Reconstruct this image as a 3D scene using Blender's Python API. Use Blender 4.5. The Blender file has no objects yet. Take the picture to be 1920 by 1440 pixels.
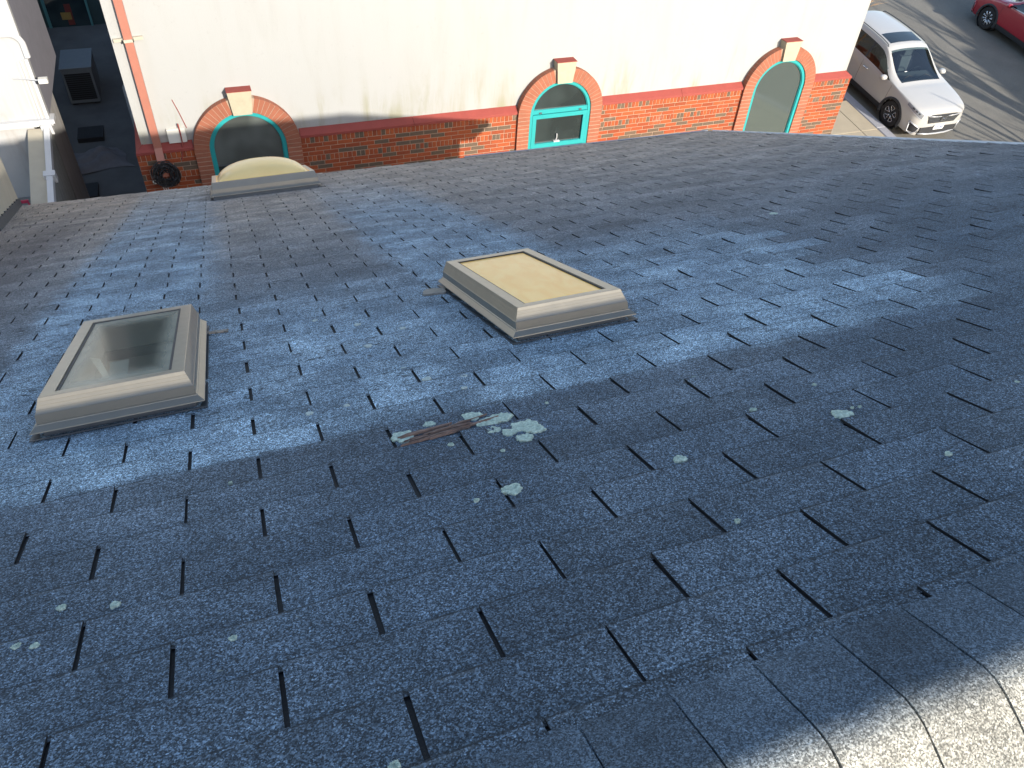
import bpy, math, random
from mathutils import Vector, Matrix
random.seed(7)
PI = math.pi
scene = bpy.context.scene
col = scene.collection

# ------------------------------------------------------------------ camera
SLOPE = 0.4193                                   # roof pitch (24 degrees)
SL = Vector((0, math.cos(SLOPE), -math.sin(SLOPE)))   # down the slope
NR = Vector((0, math.sin(SLOPE), math.cos(SLOPE)))    # roof normal
FPX = 1462.7
CAM = NR * 0.8523
CR = Matrix(((0.935866, 0.201813, -0.288837),
             (-0.34759, 0.663149, -0.662884),
             (0.057763, 0.720767, 0.690767)))
cd = bpy.data.cameras.new('camera')
cd.sensor_width = 36.0
cd.lens = FPX / 1920 * 36.0
cd.clip_start = 0.05
cd.clip_end = 2000
cam = bpy.data.objects.new('camera', cd)
cam.matrix_world = Matrix.Translation(CAM) @ CR.to_4x4()
col.objects.link(cam)
scene.camera = cam

# ------------------------------------------------------------------ light
TO_SUN = Vector((0.325, -1.0, 0.3955)).normalized()
SUN_EL = math.asin(TO_SUN.z)
SUN_AZ = math.atan2(TO_SUN.x, TO_SUN.y)
world = bpy.data.worlds.new('World')
scene.world = world
world.use_nodes = True
wn = world.node_tree
bg = wn.nodes['Background']
sky = wn.nodes.new('ShaderNodeTexSky')
sky.sky_type = 'NISHITA'
sky.sun_disc = False
sky.sun_elevation = SUN_EL
sky.sun_rotation = SUN_AZ
wn.links.new(sky.outputs[0], bg.inputs[0])
bg.inputs[1].default_value = 0.15
sd = bpy.data.lights.new('sun', 'SUN')
sd.energy = 3.2
sd.angle = math.radians(0.53)
sd.color = (1.0, 0.93, 0.82)
sun = bpy.data.objects.new('sun', sd)
sun.rotation_euler = TO_SUN.to_track_quat('Z', 'Y').to_euler()
sun.location = TO_SUN * 50
col.objects.link(sun)
scene.view_settings.view_transform = 'Standard'
scene.view_settings.look = 'None'
scene.view_settings.exposure = 1.3
scene.view_settings.gamma = 1.0
scene.view_settings.use_curve_mapping = False


# ------------------------------------------------------------------ helpers
def ray(px, py):
    return (CR @ Vector((px - 960, -(py - 720), -FPX))).normalized()


def at_y(px, py, Y):
    r = ray(px, py)
    return CAM + r * ((Y - CAM.y) / r.y)


def on_roof(px, py, n=0.0):
    r = ray(px, py)
    p = CAM + r * ((n - CAM.dot(NR)) / r.dot(NR))
    return p.x, p.dot(SL)


def project(P):
    q = CR.transposed() @ (Vector(P) - CAM)
    return (960 + q.x / -q.z * FPX, 720 - q.y / -q.z * FPX) if q.z < 0 else None


def R(u, v, n=0.0):
    return Vector((u, 0, 0)) + SL * v + NR * n


G0, GS = -9.03, 0.124


def gz(y):
    y = max(-40.0, min(70.0, y))
    return G0 + GS * (y - 13.0)


class MB:
    def __init__(s):
        s.v = []; s.f = []; s.m = []

    def add(s, vs, fs, mi=0):
        o = len(s.v)
        s.v += [tuple(p) for p in vs]
        s.f += [tuple(i + o for i in f) for f in fs]
        s.m += [mi] * len(fs)
        return s

    def box(s, x0, x1, y0, y1, z0, z1, mi=0, M=None):
        vs = [Vector((x, y, z)) for z in (z0, z1) for y in (y0, y1) for x in (x0, x1)]
        if M is not None:
            vs = [M @ p for p in vs]
        return s.add(vs, [(0, 2, 3, 1), (4, 5, 7, 6), (0, 1, 5, 4), (2, 6, 7, 3), (0, 4, 6, 2), (1, 3, 7, 5)], mi)

    def prism(s, ring0, ring1, caps=True, mi=0):
        n = len(ring0)
        fs = [(i, (i + 1) % n, n + (i + 1) % n, n + i) for i in range(n)]
        if caps:
            fs += [tuple(range(n))[::-1], tuple(range(n, 2 * n))]
        return s.add(list(ring0) + list(ring1), fs, mi)

    def tube(s, pts, rad, n=8, caps=True, mi=0):
        pts = [Vector(p) for p in pts]
        rads = rad if isinstance(rad, (list, tuple)) else [rad] * len(pts)
        rings = []
        prev = None
        for i, p in enumerate(pts):
            d = (pts[min(i + 1, len(pts) - 1)] - pts[max(i - 1, 0)]).normalized()
            a = prev if prev is not None else (Vector((0, 0, 1)) if abs(d.z) < .9 else Vector((1, 0, 0)))
            a = (a - d * a.dot(d)).normalized()
            prev = a
            b = d.cross(a)
            rings.append([p + (a * math.cos(2 * PI * k / n) + b * math.sin(2 * PI * k / n)) * rads[i] for k in range(n)])
        vs = [q for r in rings for q in r]
        fs = []
        for i in range(len(pts) - 1):
            for k in range(n):
                fs.append((i * n + k, i * n + (k + 1) % n, (i + 1) * n + (k + 1) % n, (i + 1) * n + k))
        if caps:
            fs += [tuple(range(n))[::-1], tuple(range((len(pts) - 1) * n, len(pts) * n))]
        return s.add(vs, fs, mi)

    def mesh(s, name, mats, smooth=False, tone=None):
        me = bpy.data.meshes.new(name)
        me.from_pydata(s.v, [], s.f)
        for m in (mats if isinstance(mats, (list, tuple)) else [mats]):
            me.materials.append(m)
        if any(s.m):
            me.polygons.foreach_set('material_index', s.m)
        if smooth:
            me.polygons.foreach_set('use_smooth', [True] * len(me.polygons))
        me.update()
        return me

    def build(s, name, mats, parent=None, smooth=False):
        return link(name, s.mesh(name, mats, smooth), parent)


def link(name, me, parent=None):
    o = bpy.data.objects.new(name, me)
    col.objects.link(o)
    if parent is not None:
        o.parent = parent
        if parent.type == 'EMPTY' and not LOCAL:
            o.matrix_parent_inverse = parent.matrix_basis.inverted()
    return o


LOCAL = False


def tag(o, label=None, cat=None, group=None, kind=None):
    for k, v in (('label', label), ('category', cat), ('group', group), ('kind', kind)):
        if v:
            o[k] = v
    return o


def empty(name, loc, label, cat, group=None, M=None):
    o = bpy.data.objects.new(name, None)
    o.empty_display_size = 0.2
    col.objects.link(o)
    o.location = loc
    if M is not None:
        o.matrix_world = M
    return tag(o, label, cat, group)


def kid(o, parent):
    """parent o keeping world placement (parent has a plain transform)"""
    o.parent = parent
    o.matrix_parent_inverse = parent.matrix_world.inverted()
    return o


# ------------------------------------------------------------------ node helper
class NT:
    def __init__(s, name):
        s.mat = bpy.data.materials.new(name)
        s.mat.use_nodes = True
        s.t = s.mat.node_tree
        s.b = s.t.nodes['Principled BSDF']
        s.out = s.t.nodes['Material Output']

    def n(s, typ, **kw):
        nd = s.t.nodes.new(typ)
        for k, v in kw.items():
            setattr(nd, k, v)
        return nd

    def put(s, sock, val):
        if isinstance(val, bpy.types.NodeSocket):
            s.t.links.new(val, sock)
        elif val is not None:
            if sock.type == 'RGBA' and len(val) == 3:
                val = (*val, 1)
            sock.default_value = val

    def m(s, op, a, b=None, c=None, clamp=False):
        nd = s.n('ShaderNodeMath', operation=op, use_clamp=clamp)
        s.put(nd.inputs[0], a)
        if b is not None:
            s.put(nd.inputs[1], b)
        if c is not None:
            s.put(nd.inputs[2], c)
        return nd.outputs[0]

    def ss(s, x, a, b, lo=0.0, hi=1.0):
        nd = s.n('ShaderNodeMapRange', interpolation_type='SMOOTHSTEP')
        s.put(nd.inputs[0], x)
        nd.inputs[1].default_value = a; nd.inputs[2].default_value = b
        nd.inputs[3].default_value = lo; nd.inputs[4].default_value = hi
        return nd.outputs[0]

    def lin(s, x, a, b, lo=0.0, hi=1.0):
        nd = s.n('ShaderNodeMapRange')
        s.put(nd.inputs[0], x)
        nd.inputs[1].default_value = a; nd.inputs[2].default_value = b
        nd.inputs[3].default_value = lo; nd.inputs[4].default_value = hi
        return nd.outputs[0]

    def noise(s, vec=None, scale=5, detail=3, rough=.55, dist=0.0, out=0):
        nd = s.n('ShaderNodeTexNoise')
        if vec is not None:
            s.put(nd.inputs['Vector'], vec)
        nd.inputs['Scale'].default_value = scale
        nd.inputs['Detail'].default_value = detail
        nd.inputs['Roughness'].default_value = rough
        nd.inputs['Distortion'].default_value = dist
        return nd.outputs[out]

    def vor(s, vec=None, scale=5, out='Color', feature='F1'):
        nd = s.n('ShaderNodeTexVoronoi', feature=feature)
        if vec is not None:
            s.put(nd.inputs['Vector'], vec)
        nd.inputs['Scale'].default_value = scale
        return nd.outputs[out]

    def white(s, vec):
        nd = s.n('ShaderNodeTexWhiteNoise', noise_dimensions='3D')
        s.put(nd.inputs['Vector'], vec)
        return nd.outputs[0]

    def mix(s, f, a, b, blend='MIX'):
        nd = s.n('ShaderNodeMix', data_type='RGBA', blend_type=blend)
        s.put(nd.inputs[0], f); s.put(nd.inputs[6], a); s.put(nd.inputs[7], b)
        return nd.outputs[2]

    def pos(s):
        return s.n('ShaderNodeNewGeometry').outputs['Position']

    def obj(s):
        return s.n('ShaderNodeTexCoord').outputs['Object']

    def comb(s, x, y, z):
        nd = s.n('ShaderNodeCombineXYZ')
        s.put(nd.inputs[0], x); s.put(nd.inputs[1], y); s.put(nd.inputs[2], z)
        return nd.outputs[0]

    def sep(s, v):
        nd = s.n('ShaderNodeSeparateXYZ')
        s.put(nd.inputs[0], v)
        return nd.outputs

    def vm(s, op, a, b):
        nd = s.n('ShaderNodeVectorMath', operation=op)
        s.put(nd.inputs[0], a); s.put(nd.inputs[1], b)
        return nd.outputs[1] if op == 'DOT_PRODUCT' else nd.outputs[0]

    def bump(s, h, strength=.4, dist=.01):
        nd = s.n('ShaderNodeBump')
        nd.inputs['Strength'].default_value = strength
        nd.inputs['Distance'].default_value = dist
        s.put(nd.inputs['Height'], h)
        s.t.links.new(nd.outputs[0], s.b.inputs['Normal'])

    def set(s, color=None, rough=None, metal=None, spec=None, **kw):
        s.put(s.b.inputs['Base Color'], color)
        s.put(s.b.inputs['Roughness'], rough)
        s.put(s.b.inputs['Metallic'], metal)
        s.put(s.b.inputs['Specular IOR Level'], spec)
        for k, v in kw.items():
            s.put(s.b.inputs[k.replace('_', ' ')], v)
        return s.mat


def plain(name, color, rough=.6, metal=0.0, var=.12, scale=6.0, spec=.4, bump=0.0, bscale=60, **kw):
    t = NT(name)
    p = t.pos()
    f = t.noise(p, scale, 4, .6)
    lo = tuple(c * (1 - var) for c in color)
    hi = tuple(min(1, c * (1 + var)) for c in color)
    cc = t.mix(f, lo, hi)
    rr = t.lin(t.noise(p, scale * 3, 3), 0, 1, max(0, rough - .1), min(1, rough + .1))
    if bump:
        t.bump(t.noise(p, bscale, 3), bump, .004)
    return t.set(cc, rr, metal, spec, **kw)


# ------------------------------------------------------------------ shingle lattice
U0, V0, HW, EX = 0.0961, 0.8889, 0.1683, 0.1429
RIDGE_V, EAVE_V, RAKE_U, LEFT_U = 0.62, 10.39, 6.06, -6.2
ROW_BASE = V0 - EX / 2


def eave(u):
    return 10.6 - .1667 * (u + 2.3)                # the eave is not square to the courses



def shingle_material(name, zones=True):
    t = NT(name)
    p = t.pos()
    u = t.sep(p)[0]
    v = t.vm('DOT_PRODUCT', p, tuple(SL))
    row = t.m('FLOOR', t.m('DIVIDE', t.m('SUBTRACT', v, ROW_BASE - .004), EX))
    par = t.m('MULTIPLY', t.m('FLOORED_MODULO', row, 2.0), .5)
    cx = t.m('SUBTRACT', t.m('DIVIDE', t.m('SUBTRACT', u, U0), 2 * HW), par)
    colm = t.m('FLOOR', cx)
    if not zones:
        row = t.m('FLOOR', t.m('DIVIDE', t.m('SUBTRACT', u, .02 - .003), EX)); colm = 1.0
    r1 = t.white(t.comb(row, colm, 3.3))
    r2 = t.white(t.comb(colm, row, 7.1))
    uq = t.m('MULTIPLY_ADD', t.m('ADD', t.m('ADD', colm, par), .5), 2 * HW, U0) if zones else u
    n_big = t.noise(p, 1.1, 3, .55)
    n_mid = t.noise(p, 4.5, 4, .6)
    n_edge = t.m('SUBTRACT', t.noise(p, 9.0, 3, .6), .5)
    uw = t.m('ADD', u, t.m('MULTIPLY', n_edge, .22))
    vw = t.m('ADD', v, t.m('MULTIPLY', n_edge, .5))
    urow = t.m('ADD', uq, t.m('MULTIPLY', t.m('SUBTRACT', r2, .5), .35))
    ruff = t.m('ADD', t.m('MULTIPLY', urow, .65), t.m('MULTIPLY', uw, .35))
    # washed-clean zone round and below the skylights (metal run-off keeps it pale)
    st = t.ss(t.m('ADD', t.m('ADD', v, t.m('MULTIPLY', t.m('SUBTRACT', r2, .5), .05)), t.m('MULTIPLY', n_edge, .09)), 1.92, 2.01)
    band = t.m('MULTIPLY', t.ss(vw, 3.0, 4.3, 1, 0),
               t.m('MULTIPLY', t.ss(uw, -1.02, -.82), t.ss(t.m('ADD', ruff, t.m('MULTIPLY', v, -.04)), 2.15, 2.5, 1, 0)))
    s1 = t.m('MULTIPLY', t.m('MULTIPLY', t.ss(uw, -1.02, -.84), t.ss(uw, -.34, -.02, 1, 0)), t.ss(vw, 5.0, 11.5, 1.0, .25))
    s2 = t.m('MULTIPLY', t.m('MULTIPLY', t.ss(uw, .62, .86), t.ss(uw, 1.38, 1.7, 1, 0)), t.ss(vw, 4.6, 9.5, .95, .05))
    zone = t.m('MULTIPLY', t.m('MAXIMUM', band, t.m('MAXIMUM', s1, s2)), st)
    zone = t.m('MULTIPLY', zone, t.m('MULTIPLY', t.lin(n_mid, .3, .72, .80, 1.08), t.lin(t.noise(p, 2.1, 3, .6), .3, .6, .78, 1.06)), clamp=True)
    dark = t.mix(t.ss(n_big, .34, .66), (.062, .084, .108), (.104, .128, .152))
    # lighter and browner towards the eaves
    brown = t.m('MULTIPLY', t.ss(v, 2.4, 8.0), t.lin(n_mid, .25, .8, .6, 1.0))
    dark = t.mix(brown, dark, (.335, .285, .235))
    leftd = t.m('MULTIPLY', t.ss(uw, -1.5, -.95, 1, 0), t.m('MULTIPLY', t.ss(v, 2.3, 3.6), t.ss(v, 6.5, 9.8, 1, 0)))
    dark = t.mix(t.m('MULTIPLY', leftd, .8), dark, (.082, .072, .074))
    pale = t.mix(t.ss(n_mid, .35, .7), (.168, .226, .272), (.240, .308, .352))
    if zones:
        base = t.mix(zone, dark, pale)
    else:                           # sunlit cream painted into the caps from the ridge bend onwards
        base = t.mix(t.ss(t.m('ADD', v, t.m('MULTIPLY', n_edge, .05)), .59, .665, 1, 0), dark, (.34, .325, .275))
    tone = t.m('MULTIPLY', t.lin(r1, 0, 1, .84, 1.16), t.m('MULTIPLY', t.lin(n_mid, .25, .75, .80, 1.18), t.lin(t.noise(p, 26, 4, .7), .25, .75, .80, 1.19)))
    # mineral granules
    g1 = t.sep(t.vor(p, 400, 'Color'))
    g2 = t.noise(p, 150, 3, .75)
    gr = t.m('MULTIPLY', t.m('POWER', t.m('ADD', g1[0], .2), 2.6), t.lin(g2, .28, .72, .2, 1.9))
    gran = t.m('ADD', .24, t.m('MULTIPLY', gr, 1.3))
    spark = t.m('MULTIPLY', t.ss(g1[1], .92, .97), 1.7)
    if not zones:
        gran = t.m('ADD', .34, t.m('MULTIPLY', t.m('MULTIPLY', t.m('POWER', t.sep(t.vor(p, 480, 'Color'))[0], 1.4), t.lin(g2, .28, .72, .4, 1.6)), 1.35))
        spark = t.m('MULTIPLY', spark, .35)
    tone = t.m('MULTIPLY', tone, t.m('ADD', gran, spark))
    c1 = t.mix(1.0, base, t.comb(tone, tone, tone), 'MULTIPLY')
    # shadow line painted below each course edge, granules worn off the butts
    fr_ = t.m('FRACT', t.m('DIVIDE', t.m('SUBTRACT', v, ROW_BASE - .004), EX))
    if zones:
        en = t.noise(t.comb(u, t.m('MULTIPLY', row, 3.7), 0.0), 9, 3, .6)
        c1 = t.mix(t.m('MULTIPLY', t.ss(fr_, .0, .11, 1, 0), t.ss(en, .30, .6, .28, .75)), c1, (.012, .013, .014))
        c1 = t.mix(t.m('MULTIPLY', t.m('MULTIPLY', t.ss(fr_, .93, .985), t.ss(v, 2.0, 4.5, 1, .2)), t.ss(en, .45, .66, 0, .22)), c1, (.22, .24, .25))
    # dark ripples of grit and moss lying along the courses
    pv = t.comb(t.m('MULTIPLY', u, .45), v, 0.0)
    flk = t.noise(pv, 42, 4, .62, .6)
    fm = t.m('MULTIPLY', t.ss(flk, .57, .64), t.ss(t.noise(p, 2.3, 3), .38, .58))
    c2 = t.mix(t.m('MULTIPLY', fm, t.m('MULTIPLY', t.ss(v, 1.6, 2.6, .22, .75), t.ss(v, 3.5, 7.0, 1, .3))), c1, (.018, .020, .020))
    bits = t.noise(t.comb(t.m('MULTIPLY', u, .6), v, 4.0), 75, 3, .6, .4)
    bm = t.m('MULTIPLY', t.ss(bits, .69, .73), t.ss(t.noise(p, 3.7, 2), .45, .6))
    c3 = t.mix(t.m('MULTIPLY', bm, .55), c2, (.24, .26, .23))
    hgt = t.m('ADD', t.m('MULTIPLY', g1[0], .6), t.m('ADD', t.m('MULTIPLY', flk, .9), t.m('MULTIPLY', n_mid, .8)))
    t.bump(hgt, .5, .004)
    return t.set(c3, .82, 0, .35)


M = {}
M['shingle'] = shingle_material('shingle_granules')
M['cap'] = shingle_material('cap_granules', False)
M['tar'] = plain('dark_tar', (.011, .011, .013), .8, bump=.3, bscale=200)


def lichen_mat():
    t = NT('lichen')
    p = t.pos()
    f = t.noise(p, 130, 4, .7)
    cc = t.mix(t.ss(f, .35, .7), (.34, .40, .325), (.60, .68, .56))
    t.bump(f, .9, .006)
    return t.set(cc, .9, 0, .2)


M['lichen'] = lichen_mat()
M['lichen_pale'] = plain('lichen_pale', (.46, .50, .45), .9, var=.25, scale=120, bump=.6, bscale=150)
M['torn'] = plain('torn_shingle', (.20, .13, .10), .9, var=.55, scale=38, bump=.8, bscale=90)
M['felt'] = plain('weathered_felt', (.30, .26, .21), .9, var=.5, scale=60, bump=.8, bscale=120)
M['alu'] = plain('bronze_anodised_aluminium', (.20, .18, .14), .38, .45, var=.12, scale=9, spec=.6, Coat_Weight=.5, Coat_Roughness=.28)
M['alu_dull'] = plain('grey_flashing', (.09, .10, .11), .5, .4, var=.2, scale=12)
M['gasket'] = plain('black_gasket', (.02, .02, .022), .6)
M['white_metal'] = plain('white_painted_metal', (.50, .50, .50), .4, .0, var=.06, scale=5)
M['gutter'] = plain('blue_grey_metal', (.27, .30, .36), .42, .3, var=.1, scale=7)


def clear_glass(name, tint, refl=.5, rough=.04):
    t = NT(name)
    tr = t.n('ShaderNodeBsdfTransparent'); tr.inputs[0].default_value = (*tint, 1)
    gl = t.n('ShaderNodeBsdfGlossy'); gl.inputs['Roughness'].default_value = rough
    fr = t.n('ShaderNodeFresnel'); fr.inputs[0].default_value = 1.5
    mx = t.n('ShaderNodeMixShader')
    f = t.m('ADD', t.m('MULTIPLY', fr.outputs[0], 1.0), refl * .1, clamp=True)
    t.put(mx.inputs[0], f)
    t.t.links.new(tr.outputs[0], mx.inputs[1]); t.t.links.new(gl.outputs[0], mx.inputs[2])
    t.t.links.new(mx.outputs[0], t.out.inputs[0])
    return t.mat


def dusty_glass():
    """old skylight glass, hazed round its rim"""
    t = NT('dusty_skylight_glass')
    tr = t.n('ShaderNodeBsdfTransparent'); tr.inputs[0].default_value = (.88, .90, .88, 1)
    gl = t.n('ShaderNodeBsdfGlossy'); gl.inputs['Roughness'].default_value = .12
    df = t.n('ShaderNodeBsdfDiffuse'); df.inputs[0].default_value = (.50, .45, .34, 1)
    fr = t.n('ShaderNodeFresnel'); fr.inputs[0].default_value = 1.5
    g = t.sep(t.n('ShaderNodeTexCoord').outputs['Generated'])
    dx = t.m('MINIMUM', g[0], t.m('SUBTRACT', 1.0, g[0]))
    dy = t.m('MINIMUM', g[1], t.m('SUBTRACT', 1.0, g[1]))
    edge = t.ss(t.m('MINIMUM', dx, t.m('MULTIPLY', dy, 1.3)), .0, .24, .62, .10)
    haze = t.m('MULTIPLY', edge, t.lin(t.noise(t.pos(), 9, 4), .2, .8, .7, 1.2), clamp=True)
    m1 = t.n('ShaderNodeMixShader'); t.put(m1.inputs[0], haze)
    t.t.links.new(tr.outputs[0], m1.inputs[1]); t.t.links.new(df.outputs[0], m1.inputs[2])
    m2 = t.n('ShaderNodeMixShader'); t.put(m2.inputs[0], t.m('MULTIPLY', fr.outputs[0], .38))
    t.t.links.new(m1.outputs[0], m2.inputs[1]); t.t.links.new(gl.outputs[0], m2.inputs[2])
    t.t.links.new(m2.outputs[0], t.out.inputs[0])
    return t.mat


M['dusty'] = dusty_glass()


def amber():
    t = NT('yellowed_acrylic')
    p = t.pos()
    f = t.noise(t.vm('MULTIPLY', p, (3, 1, 1)), 5, 4, .6, .8)
    cc = t.mix(t.ss(f, .3, .7), (.93, .46, .09), (.98, .57, .16))
    return t.set(cc, .22, 0, .5, Subsurface_Weight=.15, Subsurface_Radius=(.03, .02, .008))


M['amber'] = amber()


def dome_mat():
    t = NT('amber_dome_acrylic')
    p = t.pos()
    cc = t.mix(t.noise(p, 4, 3), (.82, .56, .20), (.90, .68, .30))
    return t.set(cc, .25, 0, .5, Coat_Weight=.3)


M['dome'] = dome_mat()
M['shaft'] = plain('shaft_plaster', (.46, .42, .35), .9, var=.25, scale=9)
M['paper'] = plain('torn_lining_paper', (.80, .74, .58), .8, var=.15, scale=20)


def stucco_mat(name, base, stain):
    t = NT(name)
    p = t.pos()
    x, y, z = t.sep(p)
    str_ = t.noise(t.comb(t.m('MULTIPLY', x, 1.0), y, t.m('MULTIPLY', z, .16)), 3.2, 4, .62, .4)
    low = t.m('MULTIPLY', t.ss(t.m('ADD', z, t.m('MULTIPLY', t.noise(p, 2.2, 4), .9)), -4.9, -4.1, 1, .12), t.ss(str_, .42, .72))
    c = t.mix(t.noise(p, .7, 3), tuple(k * .95 for k in base), base)
    c = t.mix(t.m('MULTIPLY', low, .9), c, stain)
    hi = t.m('MULTIPLY', t.ss(str_, .50, .70), t.ss(t.noise(p, .5, 3), .42, .62))
    c = t.mix(t.m('MULTIPLY', hi, .26), c, tuple(k * .78 for k in base))
    c = t.mix(t.m('MULTIPLY', t.ss(t.noise(p, 14, 4, .7), .60, .74), .12), c, tuple(k * .6 for k in stain))
    t.bump(t.noise(p, 55, 4, .65), .35, .006)
    return t.set(c, .88, 0, .25)


M['stucco'] = stucco_mat('cream_stucco', (.338, .338, .328), (.245, .237, .165))
M['white_wall'] = stucco_mat('white_siding', (.41, .405, .40), (.33, .31, .28))
M['tan_wall'] = plain('tan_render', (.40, .36, .28), .85, var=.12, scale=4, bump=.3)


def brick_mat():
    t = NT('fired_brick')
    p = t.pos()
    a = t.n('ShaderNodeAttribute', attribute_name='tone').outputs['Fac']
    f = t.noise(p, 38, 4, .65)
    r = t.n('ShaderNodeValToRGB')
    e = r.color_ramp.elements
    e[0].position = 0; e[0].color = (.10, .073, .053, 1)
    e[1].position = 1; e[1].color = (.33, .083, .028, 1)
    for pp, cc in ((.16, (.125, .085, .058)), (.22, (.225, .052, .022)), (.6, (.275, .062, .024))):
        el = e.new(pp); el.color = (*cc, 1)
    t.put(r.inputs[0], a)
    c = t.mix(1.0, r.outputs[0], t.mix(f, (.72, .72, .72), (1.25, 1.22, 1.2)), 'MULTIPLY')
    c = t.mix(t.m('MULTIPLY', t.ss(t.noise(p, 3.0, 4, .7), .58, .74), .35), c, (.28, .21, .17))
    t.bump(t.noise(p, 90, 3), .4, .003)
    return t.set(c, .85, 0, .25)


M['brick'] = brick_mat()
M['mortar'] = plain('pale_mortar', (.33, .235, .17), .92, var=.22, scale=12, bump=.4, bscale=140)
M['arch_brick'] = plain('arch_brick_salmon', (.265, .092, .052), .85, var=.25, scale=6, bump=.35, bscale=90)
M['belt'] = plain('red_painted_sill', (.235, .043, .032), .7, var=.15, scale=7, bump=.25, bscale=50)
M['stone'] = plain('limestone', (.36, .32, .23), .85, var=.18, scale=9, bump=.3, bscale=70)
M['teal'] = plain('teal_painted_metal', (.02, .27, .275), .38, 0, var=.08, scale=5)
M['salmon'] = plain('salmon_painted_downspout', (.33, .13, .09), .5, 0, var=.1, scale=6)
M['strap'] = plain('weathered_strap', (.42, .38, .30), .7, .2, var=.2)


def window_glass(name, tint):
    t = NT(name)
    p = t.pos()
    c = t.mix(t.ss(t.noise(p, 1.4, 2), .35, .65), tint, tuple(k * 1.8 for k in tint))
    return t.set(c, .035, 0, .75)


M['wglass'] = window_glass('dark_window_glass', (.016, .022, .022))
M['frost'] = window_glass('grey_film_glass', (.055, .062, .058))
M['film'] = plain('reflective_film_glass', (.15, .185, .178), .02, .7, var=.03, scale=.4, spec=.8)
M['cable'] = plain('black_cable', (.02, .018, .018), .55)
M['pale_plastic'] = plain('pale_plastic', (.62, .60, .54), .55)


def asphalt():
    t = NT('asphalt')
    p = t.pos()
    g = t.noise(p, 70, 3, .7)
    f = t.noise(p, 1.2, 4, .6)
    c = t.mix(f, (.115, .108, .094), (.195, .182, .156))
    k = t.lin(g, .25, .75, .6, 1.45)
    c = t.mix(1.0, c, t.comb(k, k, k), 'MULTIPLY')
    t.bump(g, .5, .008)
    return t.set(c, .9, 0, .3)


M['asphalt'] = asphalt()
M['concrete'] = plain('sidewalk_concrete', (.32, .275, .20), .9, var=.14, scale=3, bump=.3, bscale=110)
M['kerb'] = plain('granite_kerb', (.26, .26, .28), .8, var=.2, scale=20, bump=.2)
M['soil'] = plain('mulch', (.07, .052, .038), .95, var=.6, scale=30, bump=.9, bscale=40)
M['ground'] = plain('earth', (.09, .085, .075), .95, var=.3, scale=2, bump=.5, bscale=20)
M['alley'] = plain('alley_concrete', (.125, .13, .128), .9, var=.35, scale=2.2, bump=.3, bscale=40)

# ------------------------------------------------------------------ setting
ys = [-300, -40, 0, 10, 20, 30, 70, 300]
mb = MB()
vs = [(x, y, gz(y) - .02) for y in ys for x in (-300, 300)]
mb.add(vs, [(2 * i, 2 * i + 1, 2 * i + 3, 2 * i + 2) for i in range(len(ys) - 1)])
tag(mb.build('ground', M['ground']), kind='structure')
mb = MB()
yy = [-38, 0, 15, 40, 68]
mb.add([(x, y, gz(y) + .004) for y in yy for x in (17.62, 46)], [(2 * i, 2 * i + 1, 2 * i + 3, 2 * i + 2) for i in range(4)])
tag(mb.build('street', M['asphalt']), kind='structure')
mb = MB()
mb.add([(x, y, gz(y) + .004) for y in (11, 34) for x in (-9.5, -1.0)], [(0, 1, 3, 2)])
tag(mb.build('alley_floor', M['alley']), kind='structure')


def slab(name, x0, x1, y0, y1, h, mat, parent=None, drop=.25, bev=.012):
    m = MB()
    b = [(x0, y0), (x1, y0), (x1, y1), (x0, y1)]
    i = [(x0 + bev, y0 + bev), (x1 - bev, y0 + bev), (x1 - bev, y1 - bev), (x0 + bev, y1 - bev)]
    vs = [(x, y, gz(y) - drop) for x, y in b] + [(x, y, gz(y) + h - bev) for x, y in b] + [(x, y, gz(y) + h) for x, y in i]
    m.add(vs, [(k, (k + 1) % 4, 4 + (k + 1) % 4, 4 + k) for k in range(4)] +
          [(4 + k, 4 + (k + 1) % 4, 8 + (k + 1) % 4, 8 + k) for k in range(4)] + [(8, 9, 10, 11)])
    return m.build(name, mat, parent)


walk = MB()
walk.add([(x, y, gz(y) + .09) for y in (4, 17.45) for x in (12.7, 17.28)], [(0, 1, 3, 2)])
walk = walk.build('sidewalk', M['mortar'])
tag(walk, kind='structure')
yb = [4, 5.5, 7.0, 8.5, 10.0, 11.5, 13.0, 14.45, 15.95, 17.44]
for a, b in zip(yb[:-1], yb[1:]):
    for x0, x1 in ((12.72, 15.05), (15.05, 16.72), (16.72, 17.28)):
        slab('paving_slab', x0 + .006, x1 - .006, a + .006, b - .006, .12, M['concrete'], walk)
kerb = MB()
kerb.add([(x, y, gz(y) + .02) for y in (-20, 60) for x in (17.30, 17.60)], [(0, 1, 3, 2)])
kerb = tag(kerb.build('kerb', M['kerb']), kind='structure')
y = -20.0
while y < 60:
    slab('kerb_stone', 17.295, 17.60, y + .006, y + 1.994, .125, M['kerb'], kerb, bev=.02)
    y += 2.0
mb = MB()
mb.add([(x, y, gz(y) + .05 + .05 * math.sin(3 * x + 2 * y)) for y in (17.47, 18.6, 20, 22, 26) for x in (12.7, 14, 15.5, 17.28)],
       [(4 * i + k, 4 * i + k + 1, 4 * i + k + 5, 4 * i + k + 4) for i in range(4) for k in range(3)])
tag(mb.build('planting_bed', M['soil']), kind='structure')

# ------------------------------------------------------------------ shingled house
house = empty('shingled_house', (0, 4.6, gz(4.6)), 'low house with a weathered grey asphalt shingle roof and three skylights', 'house')
SKY1 = (-.640, -.240, 2.455, 3.37)
SKY2 = (.850, 1.245, 2.465, 3.39)
SKY3 = (-.150, .860, 8.50, 9.42)
HOLE = (-.585, -.295, 2.52, 3.30)

deck = MB()


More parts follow.
